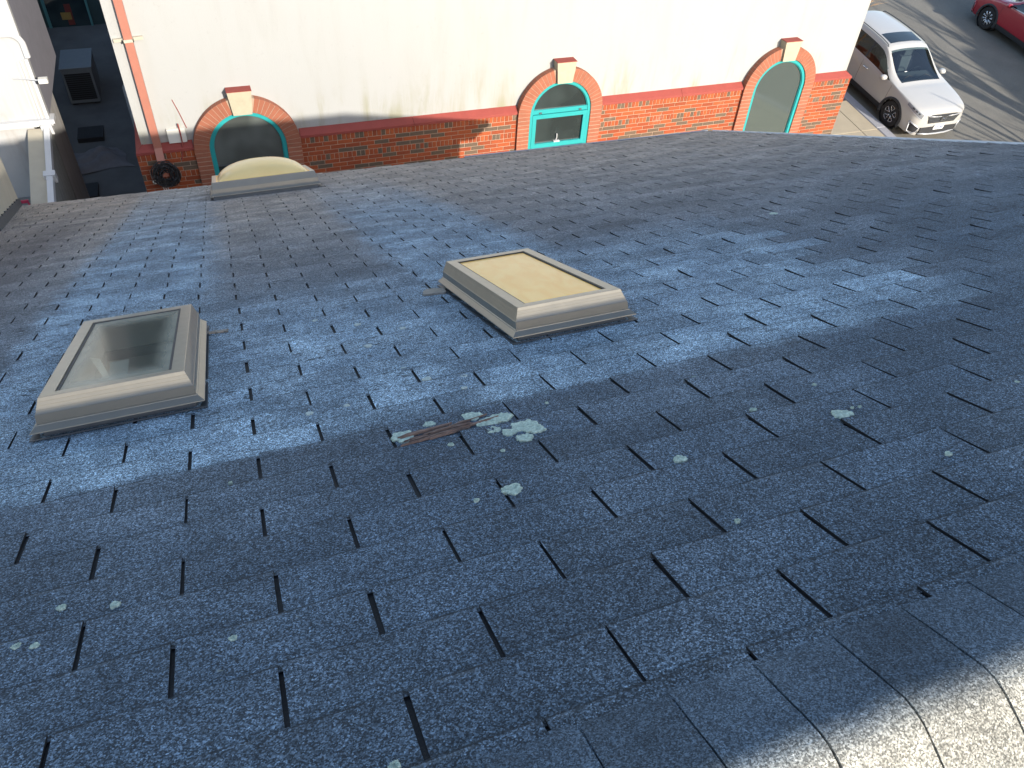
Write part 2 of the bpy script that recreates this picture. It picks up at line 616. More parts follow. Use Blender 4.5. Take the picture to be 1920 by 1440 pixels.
def rbox(m, u0, u1, v0, v1, n0, n1, mi=0):
    vs = [R(u, v, n) for n in (n0, n1) for v in (v0, v1) for u in (u0, u1)]
    m.add(vs, [(0, 2, 3, 1), (4, 5, 7, 6), (0, 1, 5, 4), (2, 6, 7, 3), (0, 4, 6, 2), (1, 3, 7, 5)], mi)


h0, h1, h2, h3 = HOLE


def rpoly(m, pts, n0, n1):
    m.prism([R(u, v, n0) for u, v in pts], [R(u, v, n1) for u, v in pts])


VD = RIDGE_V + .05
rpoly(deck, [(LEFT_U, VD), (h0, VD), (h0, eave(h0) - .01), (LEFT_U, eave(LEFT_U) - .01)], -.035, 0)
rpoly(deck, [(h1, VD), (RAKE_U - .01, VD), (RAKE_U - .01, eave(RAKE_U) - .01), (h1, eave(h1) - .01)], -.035, 0)
rpoly(deck, [(h0, VD), (h1, VD), (h1, h2), (h0, h2)], -.035, 0)
rpoly(deck, [(h0, h3), (h1, h3), (h1, eave(h1) - .01), (h0, eave(h0) - .01)], -.035, 0)
roof = deck.build('roof', M['tar'], house)
APEX = R(0, RIDGE_V)
SB = Vector((0, -SL.y, SL.z)); NB = Vector((0, -NR.y, NR.z))
bk = MB()
bk.add([APEX + Vector((x, 0, 0)) + SB * d + NB * n for n in (-.035, 0.006) for d in (0.05, 9.6) for x in (LEFT_U, RAKE_U)],
       [(0, 2, 3, 1), (4, 5, 7, 6), (0, 1, 5, 4), (2, 6, 7, 3), (0, 4, 6, 2), (1, 3, 7, 5)])
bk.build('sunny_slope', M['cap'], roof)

# tabs: every slot is a real gap over the tar below
TAB_W = 2 * HW
NX, NY = 5, 3


def tab_arrays(w, l0, l1, seed, nlow=.0095):
    """local x across, y down the slope, z out; upper end tucked under the course above"""
    rnd = random.Random(seed)
    vs, fs = [], []
    curl = [rnd.uniform(-.0012, .0016) for _ in range(NX + 1)]
    if seed % 8 in (2, 5):
        curl[0 if seed % 8 == 2 else NX] += .0045; curl[1 if seed % 8 == 2 else NX - 1] += .0018
    wob = [rnd.uniform(-.0012, .0012) for _ in range(4)]
    for j in range(NY + 1):
        t = j / NY
        for i in range(NX + 1):
            sx = i / NX
            x = (sx - .5) * w + (wob[0] if i == 0 else wob[1] if i == NX else 0) * t
            yy_ = l0 + (l1 - l0) * t + (rnd.uniform(-.0015, .0015) if j == NY else 0)
            z = .0035 + (nlow - .0035) * t + curl[i] * t * t
            vs.append((x, yy_, z))
    W_ = NX + 1
    for j in range(NY):
        for i in range(NX):
            fs.append((j * W_ + i, j * W_ + i + 1, (j + 1) * W_ + i + 1, (j + 1) * W_ + i))
    ring = [i for i in range(W_)] + [j * W_ + NX for j in range(1, NY + 1)] + [NY * W_ + i for i in range(NX - 1, -1, -1)] + [j * W_ for j in range(NY - 1, 0, -1)]
    o = len(vs)
    vs += [(vs[k][0], vs[k][1], vs[k][2] - .0075) for k in ring]
    n = len(ring)
    for k in range(n):
        a, b = ring[k], ring[(k + 1) % n]
        fs.append((b, a, o + k, o + (k + 1) % n))
    return vs, fs


def subtract(r, h):
    """rectangle r minus hole h -> list of rectangles (u0,u1,v0,v1)"""
    a0, a1, b0, b1 = r
    c0, c1, d0, d1 = h
    if a1 <= c0 or a0 >= c1 or b1 <= d0 or b0 >= d1:
        return [r]
    out = []
    if a0 < c0: out.append((a0, c0, b0, b1))
    if a1 > c1: out.append((c1, a1, b0, b1))
    m0, m1 = max(a0, c0), min(a1, c1)
    if b0 < d0: out.append((m0, m1, b0, d0))
    if b1 > d1: out.append((m0, m1, d1, b1))
    return [q for q in out if q[1] - q[0] > .012 and q[3] - q[2] > .012]


gap = .0088
tabs = []                         # (u0,u1,v0,v1, regular)
nrow = int((eave(LEFT_U) - ROW_BASE) / EX) + 1
rr = random.Random(11)
for r in range(-1, nrow):
    vl = V0 + EX * r + EX / 2                         # lower (butt) edge
    vt = vl - EX - .010
    drift = rr.uniform(-.007, .007)
    k = math.floor((LEFT_U - U0) / TAB_W)
    while True:
        uc = U0 + (HW if r % 2 else 0) + TAB_W * k + HW + drift
        k += 1
        a0, a1 = uc - HW + gap / 2, uc + HW - gap / 2
        a0 += rr.uniform(-.002, .002); a1 += rr.uniform(-.002, .002)
        if a0 < LEFT_U: a0 = LEFT_U
        if a0 > RAKE_U - .03: break
        a1 = min(a1, RAKE_U + .012)
        if a1 - a0 < .02: continue
        ve = eave((a0 + a1) / 2) + .02
        if vt + .010 > ve: continue
        rects = [(a0, a1, vt, min(vl, ve))]
        for S in (SKY1, SKY2, SKY3):
            cur = (S[0] + .03, S[1] - .03, S[2] + .045, S[3] - .03)
            rects = [q for x in rects for q in subtract(x, cur)]
        for q in rects:
            tabs.append((q, len(rects) == 1 and abs((q[1] - q[0]) - (TAB_W - gap)) < .006 and abs(q[3] - vl) < 1e-6))


def tab_area(q):
    u, v = (q[0] + q[1]) / 2, (q[2] + .010 + q[3]) / 2
    pc = project(R(u, v))
    if pc is None or not (-40 < pc[0] < 1960 and -10 < pc[1] < 1480):
        return 0
    P = [project(R(*c)) for c in ((q[0], q[2] + .010), (q[1], q[2] + .010), (q[1], q[3]), (q[0], q[3]))]
    if any(p is None for p in P):
        return 0
    return abs(sum(P[i][0] * P[(i + 1) % 4][1] - P[(i + 1) % 4][0] * P[i][1] for i in range(4))) / 2


tabs.sort(key=lambda t: -tab_area(t[0]))
NVAR = 8
NTOP = NX * NY


def tab_mb(vs, fs, m=None):
    m = m or MB()
    m.add(vs, fs)
    for k in range(len(m.m) - len(fs) + NTOP, len(m.m)):
        m.m[k] = 1                                  # cut edges are bare asphalt
    return m


variants = []
for i in range(NVAR):
    vs, fs = tab_arrays(TAB_W - gap, -(EX + .010) / 2, (EX + .010) / 2, i, .0085 + .0005 * (i % 5))
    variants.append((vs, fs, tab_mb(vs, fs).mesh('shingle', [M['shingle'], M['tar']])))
BASIS = Matrix(((1, 0, 0), (0, SL.y, NR.y), (0, SL.z, NR.z))).to_4x4()
field = MB()
rr = random.Random(5)
for i, (q, reg) in enumerate(tabs):
    uc, vc = (q[0] + q[1]) / 2, (q[2] + q[3]) / 2
    mtx = Matrix.Translation(R(uc, vc, rr.uniform(0, .0008))) @ BASIS @ Matrix.Rotation(rr.uniform(-.002, .002), 4, 'Z')
    if reg:
        vr = variants[rr.randrange(NVAR)]
        vs, fs, me = vr
    else:
        vs, fs = tab_arrays(q[1] - q[0], -(q[3] - q[2]) / 2, (q[3] - q[2]) / 2, i)
        me = None
    if i < 298:
        if me is None:
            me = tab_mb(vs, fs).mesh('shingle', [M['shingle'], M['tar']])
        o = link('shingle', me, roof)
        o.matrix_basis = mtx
    else:
        tab_mb([mtx @ Vector(p) for p in vs], fs, field)
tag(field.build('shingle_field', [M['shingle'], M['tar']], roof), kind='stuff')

# ridge caps bent over the ridge
RB = .06
CEN = APEX - Vector((0, 0, RB / math.cos(SLOPE)))


def ridge_pt(s, n):
    """point at arc length s (positive: down our slope) and height n over the ridge line"""
    hl = RB * SLOPE
    th = max(-SLOPE, min(SLOPE, s / RB))
    p = CEN + Vector((0, math.sin(th), math.cos(th))) * (RB + n)
    if s > hl: p = p + SL * (s - hl)
    if s < -hl: p = p + SB * (-s - hl)
    return p


def cap_mesh(m, u0, u1, seed):
    rnd = random.Random(seed)
    ns = 20
    top, bot = [], []
    half = .168 + rnd.uniform(-.004, .004)
    for i in range(ns + 1):
        s_ = -half + 2 * half * i / ns
        jx = rnd.uniform(-.0006, .0006)
        for k, (uu, nn) in enumerate(((u0, .0120), ((u0 + u1) / 2, .0118), (u1, .0116))):
            top.append(ridge_pt(s_, nn - .0025 * abs(s_ / half) ** 4) + Vector((uu + jx, 0, 0)))
    fs = [(3 * i + k, 3 * i + k + 1, 3 * i + k + 4, 3 * i + k + 3) for i in range(ns) for k in range(2)]
    o = len(top)
    ring = [3 * i for i in range(ns + 1)] + [3 * ns + 1, 3 * ns + 2] + [3 * i + 2 for i in range(ns - 1, -1, -1)] + [1]
    n = len(ring)
    bot = [top[k].copy() for k in ring] + [top[k] - Vector((0, .1, .9)) * .006 for k in ring]
    fs += [(o + k, o + (k + 1) % n, o + n + (k + 1) % n, o + n + k) for k in range(n)]
    m.add(top + bot, fs)


capfield = MB()
ucap = .02 - 45 * EX
i = 0
while ucap < RAKE_U:
    u1 = min(ucap + EX - .0035, RAKE_U + .01)
    if -.2 < ucap < 1.6:
        m = MB(); cap_mesh(m, ucap, u1, i)
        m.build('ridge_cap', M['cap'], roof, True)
    elif ucap > LEFT_U:
        cap_mesh(capfield, ucap, u1, i)
    ucap += EX; i += 1
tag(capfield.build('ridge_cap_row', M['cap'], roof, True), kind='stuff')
rl = MB()
ns = 14
rl.add([ridge_pt(-.15 + .3 * i / ns, .006) + Vector((x, 0, 0)) for i in range(ns + 1) for x in (LEFT_U, RAKE_U)],
       [(2 * i, 2 * i + 1, 2 * i + 3, 2 * i + 2) for i in range(ns)])
rl.build('ridge_underlay', M['tar'], roof)

# edges: drip edge on the rake, gutter, fascia, soffit, walls
m = MB()
ev_ = eave(RAKE_U)
rbox(m, RAKE_U - .045, RAKE_U + .034, VD, ev_ + .01, -.004, .002)
rbox(m, RAKE_U + .026, RAKE_U + .034, VD, ev_ + .01, -.06, .020)
m.build('drip_edge', plain('white_drip_edge', (.78, .79, .80), .4), house)
m = MB()
rbox(m, RAKE_U - .06, RAKE_U - .02, VD, ev_ - .02, -.22, -.036)
m.build('rake_board', M['white_metal'], house)
EA, EB = R(LEFT_U, eave(LEFT_U)), R(RAKE_U, eave(RAKE_U))


def along(m, a, b, sec):
    """prism with section (outwards, up) from point a to point b on the eave"""
    m.prism([a + Vector((0, y_, z_)) for y_, z_ in sec], [b + Vector((0, y_, z_)) for y_, z_ in sec])


GA = EA.lerp(EB, .74)
GE = EB + Vector((.03, 0, 0))
m = MB()
along(m, GA, GE, [(.012, -.14), (.018, -.14), (.018, -.022), (.012, -.022)])
along(m, GA, GE, [(.018, -.14), (.125, -.14), (.125, -.132), (.018, -.132)])
along(m, GA, GE, [(.119, -.132), (.127, -.132), (.127, -.05), (.119, -.05)])
along(m, GA, GE, [(.108, -.05), (.132, -.05), (.132, -.040), (.108, -.040)])
m.build('gutter', M['gutter'], house)
m = MB()
along(m, EA, EB - Vector((.02, 0, 0)), [(-.03, -.17), (-.004, -.17), (-.004, -.04), (-.03, -.04)])
along(m, EA, EB - Vector((.06, 0, 0)), [(-.40, -.17), (-.03, -.17), (-.03, -.155), (-.40, -.155)])
m.build('fascia', M['white_metal'], house)
gb = gz(-9) - .3
YB = -8.0
WA, WB = EA + Vector((0, -.39, -.156)), EA.lerp(EB, (5.70 - LEFT_U) / (RAKE_U - LEFT_U)) + Vector((0, -.39, -.156))
w = MB()
w.prism([(WA.x, WA.y - .15, gb), (WA.x, WA.y, gb), WA, WA - Vector((0, .15, 0))], [(WB.x, WB.y - .15, gb), (WB.x, WB.y, gb), WB, WB - Vector((0, .15, 0))])
w.build('wall', M['white_wall'], house)
for X0, X1 in ((5.55, 5.70), (LEFT_U, LEFT_U + .15)):
    w = MB()
    YF = (WB if X0 > 0 else WA).y
    ap = APEX.z - .06
    za = ap - (YF - .15 - APEX.y) * math.tan(SLOPE)
    zc = ap - (APEX.y - YB) * math.tan(SLOPE)
    w.prism([(X0, YB, gb), (X0, YF - .15, gb), (X0, YF - .15, za), (X0, APEX.y, ap), (X0, YB, zc)],
            [(X1, YB, gb), (X1, YF - .15, gb), (X1, YF - .15, za), (X1, APEX.y, ap), (X1, YB, zc)])
    w.build('wall', M['white_wall'], house)
w = MB()
w.box(LEFT_U + .15, 5.55, YB, YB + .15, gb, zc)
w.build('wall', M['white_wall'], house)


# ------------------------------------------------------------------ skylights (parts of the house)
def sweep(m, S, prof, close=False):
    u0, u1, v0, v1 = S
    loops = []
    for d, n in prof:
        loops.append([R(u0 - d, v0 - d, n), R(u1 + d, v0 - d, n), R(u1 + d, v1 + d, n), R(u0 - d, v1 + d, n)])
    vs = [p for l in loops for p in l]
    fs = [(4 * i + k, 4 * i + (k + 1) % 4, 4 * i + 4 + (k + 1) % 4, 4 * i + 4 + k) for i in range(len(loops) - 1) for k in range(4)]
    m.add(vs, [f[::-1] for f in fs])


FRAME = [(-.040, .108), (-.038, .1215), (-.001, .1225), (.0005, .1215),
         (.0045, .1115), (.0040, .1105), (.0085, .1005), (.0080, .0995), (.0125, .0895), (.0120, .0885), (.0165, .0785),
         (.0180, .0765), (.0195, .050), (.0230, .0485), (.0235, .046), (.040, .0315),
         (.0405, .0285), (.020, .027), (.006, .030)]


def skylight(S, name_label, pane_mat, height=1.0, prof=FRAME):
    f = MB()
    sweep(f, S, [(d, n * height) for d, n in prof])
    o = f.build('skylight', M['alu'], house)
    tag(o, name_label)
    c = MB()
    sweep(c, S, [(.010, .050 * height), (.012, .004), (.045, .0125), (.045, .009)])
    c.build('curb', M['alu_dull'], o)
    return o


s1 = skylight(SKY1, 'skylight with clear dusty glass and torn lining inside', None)
p = MB(); u0, u1, v0, v1 = SKY1
p.add([R(u0 + .039, v0 + .039, .1165), R(u1 - .039, v0 + .039, .1165), R(u1 - .039, v1 - .039, .1165), R(u0 + .039, v1 - .039, .1165)], [(0, 1, 2, 3)])
# local frame so that the haze follows the pane
pm = bpy.data.meshes.new('pane')
pw, pl = (u1 - u0 - .078), (v1 - v0 - .078)
pm.from_pydata([(0, 0, 0), (pw, 0, 0), (pw, pl, 0), (0, pl, 0), (0, 0, -.004), (pw, 0, -.004), (pw, pl, -.004), (0, pl, -.004)], [],
               [(0, 1, 2, 3), (7, 6, 5, 4), (0, 4, 5, 1), (1, 5, 6, 2), (2, 6, 7, 3), (3, 7, 4, 0)])
pm.materials.append(M['dusty'])
po = link('pane', pm, s1)
po.matrix_basis = Matrix.Translation(R(u0 + .039, v0 + .039, .1165)) @ BASIS
g = MB()
sweep(g, SKY1, [(-.0395, .1185), (-.047, .1185), (-.047, .1167), (-.0395, .1167)])
g.build('gasket', M['gasket'], s1)
sh = MB()
a0, a1, b0, b1 = u0 + .05, u1 - .05, v0 + .06, v1 - .05
for (x0, x1, y0, y1) in ((a0 - .01, a0, b0, b1), (a1, a1 + .01, b0, b1), (a0 - .01, a1 + .01, b0 - .01, b0), (a0 - .01, a1 + .01, b1, b1 + .01)):
    rbox(sh, x0, x1, y0, y1, -.62, .100)
rbox(sh, a0, a1, b0, b1, -.63, -.60)
sh.build('light_shaft', M['shaft'], s1)


def flap(pts, th=.0015):
    m = MB()
    top = [R(*q) for q in pts]
    m.prism([q - NR * th for q in top], top)
    return m.build('lining_paper', M['paper'], s1)


flap([(u0 + .06, v0 + .10, .085), (u0 + .15, v0 + .13, .075), (u0 + .08, v0 + .30, .060)])
flap([(u0 + .055, v0 + .55, .07), (u0 + .085, v0 + .55, .06), (u0 + .16, v0 + .22, .070), (u0 + .145, v0 + .20, .085)])
flap([(u0 + .115, v0 + .22, .06), (u0 + .21, v0 + .20, .05), (u0 + .24, v0 + .26, .045), (u0 + .17, v0 + .28, .05)])
flap([(u0 + .13, v0 + .14, .06), (u0 + .16, v0 + .13, .055), (u0 + .19, v0 + .22, .04), (u0 + .15, v0 + .24, .05)])
flap([(u0 + .10, v0 + .62, .02), (u0 + .16, v0 + .66, .01), (u0 + .165, v0 + .36, -.02), (u0 + .11, v0 + .40, -.02)])
flap([(u0 + .055, v0 + .08, -.03), (u0 + .20, v0 + .07, -.05), (u0 + .22, v0 + .30, -.10), (u0 + .055, v0 + .45, -.06)])

s2 = skylight(SKY2, 'skylight with a yellowed translucent flat pane', None)
u0, u1, v0, v1 = SKY2
p = MB()
NP = 8
pv = []
for j in range(NP + 1):
    for i in range(NP + 1):
        a, b = i / NP, j / NP
        pv.append(R(u0 + .038 + (u1 - u0 - .076) * a, v0 + .038 + (v1 - v0 - .076) * b, .1150 + .004 * math.sin(PI * a) * math.sin(PI * b)))
p.add(pv, [(j * (NP + 1) + i, j * (NP + 1) + i + 1, (j + 1) * (NP + 1) + i + 1, (j + 1) * (NP + 1) + i) for j in range(NP) for i in range(NP)])
p.build('pane', M['amber'], s2, True)
g = MB()
sweep(g, SKY2, [(-.0365, .1190), (-.0445, .1190), (-.0445, .1140)])
g.build('gasket', M['gasket'], s2)

s3 = skylight(SKY3, 'wide skylight with a bulging amber plastic dome near the eave', None, 1.42)
u0, u1, v0, v1 = SKY3
d = MB()
ND = 28
dv = []
for j in range(ND + 1):
    for i in range(ND + 1):
        a, b = 2 * i / ND - 1, 2 * j / ND - 1
        a = math.copysign(abs(a) ** .8, a); b = math.copysign(abs(b) ** .8, b)
        hh = max(0, (1 - abs(a) ** 2.4)) ** .62 * max(0, (1 - abs(b) ** 2.6)) ** .55
        dv.append(R((u0 + u1) / 2 + a * ((u1 - u0) / 2 - .052), (v0 + v1) / 2 + b * ((v1 - v0) / 2 - .052), .160 + .175 * hh))
d.add(dv, [(j * (ND + 1) + i, j * (ND + 1) + i + 1, (j + 1) * (ND + 1) + i + 1, (j + 1) * (ND + 1) + i) for j in range(ND) for i in range(ND)])
d.build('dome', M['dome'], s3, True)
rim = MB()
sweep(rim, SKY3, [(-.036, .1715), (-.055, .174), (-.060, .170), (-.060, .155)])
rim.build('dome_rim', M['amber'], s3)
b = MB()
rbox(b, u0 + .03, u1 - .03, v0 + .03, v1 - .03, .150, .156)
b.build('liner', M['shaft'], s3)

# exposed bits of flashing and a torn tab
t = MB()


def ragged(m, poly, n0, n1, seed, amp=.006, sub=5):
    rnd = random.Random(seed)
    P = []
    for i in range(len(poly)):
        a, b_ = poly[i], poly[(i + 1) % len(poly)]
        for k in range(sub):
            f_ = k / sub
            P.append((a[0] + (b_[0] - a[0]) * f_ + rnd.uniform(-amp, amp), a[1] + (b_[1] - a[1]) * f_ + rnd.uniform(-amp, amp)))
    m.prism([R(x, y, n0) for x, y in P], [R(x, y, n1 + rnd.uniform(-.001, .0015)) for x, y in P])


rt = random.Random(77)
for k in range(15):
    x0 = .275 + rt.uniform(0, .16); y0 = 1.812 + rt.uniform(0, .055); L_ = rt.uniform(.05, .14); sl_ = rt.uniform(.02, .22)
    w_ = rt.uniform(.003, .010)
    ragged(t, [(x0, y0), (x0 + L_, y0 + sl_ * L_), (x0 + L_ + .01, y0 + sl_ * L_ + w_ * .4), (x0 + .4 * L_, y0 + sl_ * .4 * L_ + w_)], .008, .0115 + .003 * rt.random(), 40 + k, .0018, 3)
ragged(t, [(.40, 1.835), (.48, 1.842), (.56, 1.862), (.48, 1.850)], .008, .0125, 99, .0015, 4)
tag(t.build('torn_shingle', M['torn'], roof), 'torn brown strip of shingle with lichen round it')
for poly, sd_ in (([(-.205, 3.28), (-.125, 3.272), (-.122, 3.30), (-.20, 3.31)], 5), ([(.70, 3.30), (.80, 3.27), (.825, 3.36), (.74, 3.40)], 6)):
    m = MB(); ragged(m, poly, .004, .013, sd_, .006, 5)
    m.build('frayed_felt', M['felt'], roof)

# lichen: each patch its own small crust
LAB_S = 'small round lichen spot on the dark blue-grey shingles'


def lichen(px, py, rad, label, mat='lichen', seed=0, group='lichen spots scattered over the shingles', pix=True, ar=1.0):
    u, v = on_roof(px, py, .009) if pix else (px, py)
    rnd = random.Random(seed * 7 + int(px))
    n = 30
    ph = [rnd.uniform(0, 6.28) for _ in range(5)]
    rings = []
    for fr, hh in ((1.0, .0), (.95, .0022), (.72, .0032), (.42, .0018)):
        rg = []
        for k in range(n):
            a = 2 * PI * k / n
            rr_ = rad * fr * (1 + .10 * math.sin(3 * a + ph[0]) + .07 * math.sin(5 * a + ph[1]) + .07 * math.sin(9 * a + ph[2]) + rnd.uniform(-.07, .07))
            rg.append(R(u + rr_ * math.cos(a) * ar, v + rr_ * math.sin(a), .0075 + hh + (rnd.uniform(-.001, .0015) if hh else -.004)))
        rings.append(rg)
    m = MB()
    vs = [q for r_ in rings for q in r_] + [R(u, v, .0092)]
    fs = [(i * n + k, i * n + (k + 1) % n, (i + 1) * n + (k + 1) % n, (i + 1) * n + k) for i in range(3) for k in range(n)]
    fs += [(3 * n + k, 3 * n + (k + 1) % n, 4 * n) for k in range(n)]
    m.add(vs, fs)
    return tag(m.build('lichen_patch', M[mat], None), label, 'lichen', group)


BIGL = ['lichen crust in the cluster touching the end of the torn strip', 'lobed lichen crust in the middle of the cluster by the torn strip',
        'lichen crust merging into the cluster beside the slot', 'broad lichen crust, the largest of the cluster past the torn strip', 'lichen crust on the outer edge of the cluster beside the largest crust',
        'small lichen crust under the middle of the cluster', 'small lichen crust between the cluster and its largest crust', 'round lichen crust upslope of the largest crust of the cluster', 'tiny lichen crust at the tip of the torn strip']
for k_, (px_, py_, r_) in enumerate(((885, 780, .028), (918, 790, .030), (940, 782, .030), (985, 798, .036), (1003, 803, .026), (925, 806, .020), (955, 810, .020), (985, 820, .022), (905, 795, .018))):
    lichen(px_, py_, r_, BIGL[k_], seed=1, group='lichen cluster at the torn shingle')
lichen(755, 818, .034, 'oval lichen crust growing on the torn brown strip of shingle', seed=2, ar=.9)
lichen(805, 795, .017, 'small lichen crust just downslope of the torn brown strip', seed=3)
lichen(960, 917, .024, 'lone frilly lichen crust right beside a shingle slot', seed=4)
lichen(1580, 776, .026, 'large pale lone lichen crust with tiny specks beside it', seed=5)
lichen(1275, 860, .016, 'pale lichen crust upslope of the flat amber skylight', seed=6)
for px_, py_, r_ in ((845, 833, .013), (893, 938, .011), (943, 845, .010), (1413, 768, .015), (30, 1212, .014), (65, 1211, .013), (115, 1139, .014), (215, 1133, .015),
                     (437, 1197, .012), (432, 905, .008), (1302, 708, .013), (1598, 764, .007), (1612, 762, .007), (1527, 721, .010), (740, 1436, .014), (1383, 976, .009),
                     (670, 608, .022), (755, 615, .020), (800, 710, .024), (690, 648, .022), (870, 705, .018), (590, 601, .018), (757, 690, .014), (870, 727, .016), (1025, 755, .008),
                     (1450, 400, .04), (1778, 850, .012), (1907, 716, .010), (580, 775, .018), (650, 760, .014)):
    pale_ = py_ < 780 and px_ < 900
    lichen(px_, py_, r_ * .62, 'chalky lichen spot on the pale washed shingles between the flat skylights' if pale_ else LAB_S, 'lichen_pale' if pale_ else 'lichen', seed=int(py_),
           group='chalky spots between the skylights' if pale_ else 'lichen spots scattered over the dark shingles')

# chimney standing on the left edge of the roof, near the eave
m = MB()
c0, c1 = R(-2.0, 8.19), R(-2.30, 10.62)
ring = [(c0.x, c0.y), (c1.x, c1.y), (c1.x - 1.3, c1.y - .15), (c0.x - 1.3, c0.y - .15)]
m.prism([(x, y, -(y * math.tan(SLOPE)) - .10) for x, y in ring], [(x, y, -1.1) for x, y in ring])
m.build('chimney', M['tan_wall'], house)
m = MB()
for k in range(9):
    a = c0.lerp(c1, k / 9); b_ = c0.lerp(c1, (k + 1.12) / 9)
    m.prism([a + NR * .008, b_ + NR * .008, b_ + Vector((0, 0, .10)), a + Vector((0, 0, .12))],
            [q + Vector((.012, .001, 0)) for q in (a + NR * .008, b_ + NR * .008, b_ + Vector((0, 0, .10)), a + Vector((0, 0, .12)))])
m.build('step_flashing', M['alu_dull'], house)

# ------------------------------------------------------------------ brick and stucco building
YBR, YST = 13.0, 13.09
XL, XR = -1.16, 12.59
bld = empty('brick_building', (5.7, 18, gz(18)), 'cream stucco building with red brick base and teal arched windows', 'building')
w = MB()
w.box(XL, XR, YST, 24.0, -5.36, 0.6)
w.box(XL, XR, YST + .002, 24.0, gz(11), -5.362)
w.build('wall', M['stucco'], bld)
w = MB()
w.box(XL - .1, XR + .1, YST - .1, 24.1, .6, .85)
w.build('cornice', M['stone'], bld)
ARCH = (.445, 6.04, 10.87)
ZS, RI, RO = -5.55, .61, .85
ZB = gz(11) - .1
mo = MB()
edges = [XL - .11] + [v for a in ARCH for v in (a - RO + .06, a + RO - .06)] + [XR + .11]
for a, b in zip(edges[0::2], edges[1::2]):
    mo.box(a, b, YBR + .007, YST, ZB, -5.49)
for a in ARCH:
    mo.box(a - RO + .06, a + RO - .06, YBR + .02, YST, ZB, -7.55)
mo.box(XL - .104, XL, YST, 24.0, ZB, -5.49)
mo.box(XR, XR + .104, YST, 24.0, ZB, -5.49)
mo.build('mortar', M['mortar'], bld)


def toned(mb_, name, tones):
    me = mb_.mesh(name, M['brick'])
    at = me.attributes.new('tone', 'FLOAT', 'POINT')
    at.data.foreach_set('value', tones)
    return me


def tone_val(rnd):
    return rnd.uniform(0, .18) if rnd.random() < .2 else rnd.uniform(.22, 1.0)


def brick_arrays(w_, h_, d_=.05, bev=.004):
    """front face towards -y, bevelled arris"""
    x, z = w_ / 2, h_ / 2
    vs = [(-x, d_, -z), (x, d_, -z), (x, d_, z), (-x, d_, z), (-x, bev, -z), (x, bev, -z), (x, bev, z), (-x, bev, z),
          (-x + bev, 0, -z + bev), (x - bev, 0, -z + bev), (x - bev, 0, z - bev), (-x + bev, 0, z - bev)]
    fs = [(k, (k + 1) % 4, 4 + (k + 1) % 4, 4 + k) for k in range(4)] + [(4 + k, 4 + (k + 1) % 4, 8 + (k + 1) % 4, 8 + k) for k in range(4)] + [(8, 9, 10, 11)]
    return vs, fs


BL, BH, JT = .254, .0762, .010
rr = random.Random(21)
bricks = []              # (x, z, w, h, header)
zz = -5.503
n_course = 0
heads = {0, 4}
while zz > ZB + .1:
    hd = n_course in heads
    h_ = .108 if hd else BH
    pitch = .0762 if hd else BL
    off = 0 if (hd or n_course % 2 == 0) else BL / 2
    for a, b in zip(edges[0::2], edges[1::2]):
        lo = a if a == edges[0] else a - .06 + .004
        hi = b if b == edges[-1] else b + .06 - .004
        x = math.floor((lo - off) / pitch) * pitch + off
        while x < hi:
            x0, x1 = max(x + JT / 2, lo), min(x + pitch - JT / 2, hi)
            if x1 - x0 > .02:
                bricks.append(((x0 + x1) / 2, zz - h_ / 2, x1 - x0, h_ - JT, hd))
            x += pitch
    zz -= h_
    n_course += 1


def brick_vis(b):
    pc = project((b[0], YBR, b[1]))
    if pc is None or not (0 < pc[0] < 1920 and 0 < pc[1] < 1440) or b[4]:
        return 0
    # hidden behind our own roof?
    u, v = on_roof(*pc)
    if v < eave(u) and u < RAKE_U and v > 0:
        return 0
    d = (Vector((b[0], YBR, b[1])) - CAM)
    return b[2] * b[3] / d.length_squared * abs(d.normalized().y)


bricks.sort(key=lambda b: -brick_vis(b))
stretch = []
bv, bf = brick_arrays(BL - JT, BH - JT)
for i in range(12):
    stretch.append(toned(MB().add(bv, bf), 'brick', [tone_val(rr)] * len(bv)))
rest, tones = MB(), []
for i, b in enumerate(bricks):
    full = abs(b[2] - (BL - JT)) < 1e-4 and not b[4]
    if i < 296 and brick_vis(b) > 0:
        me = rr.choice(stretch) if full else None
        if me is None:
            vs, fs = brick_arrays(b[2], b[3])
            me = toned(MB().add(vs, fs), 'brick', [tone_val(rr)] * len(vs))
        o = link('brick', me, bld)
        o.location = (b[0], YBR + rr.uniform(-.0015, .002), b[1])
    else:
        vs, fs = brick_arrays(b[2], b[3])
        yo = YBR + rr.uniform(-.0015, .002)
        rest.add([(x + b[0], y_ + yo, z_ + b[1]) for x, y_, z_ in vs], fs)
        tones += [tone_val(rr)] * len(vs)
# side returns
zz = -5.503
k = 0
while zz > ZB + .1:
    y0 = YST + .02 + (BL / 2 if k % 2 else 0)
    while y0 < 23.7:
        for sx in (0, 1):
            vs, fs = brick_arrays(BL - JT, BH - JT)
            if sx == 0:
                rest.add([(XL - .11 + y_, y0 + BL / 2 - x, zz - BH / 2 + z_) for x, y_, z_ in vs], fs)
            else:
                rest.add([(XR + .11 - y_, y0 + BL / 2 + x, zz - BH / 2 + z_) for x, y_, z_ in vs], fs)
            tones += [tone_val(rr)] * len(vs)
        y0 += BL
    zz -= BH
    k += 1
o = link('brickwork', toned(rest, 'brickwork', tones), bld)
tag(o, kind='stuff')

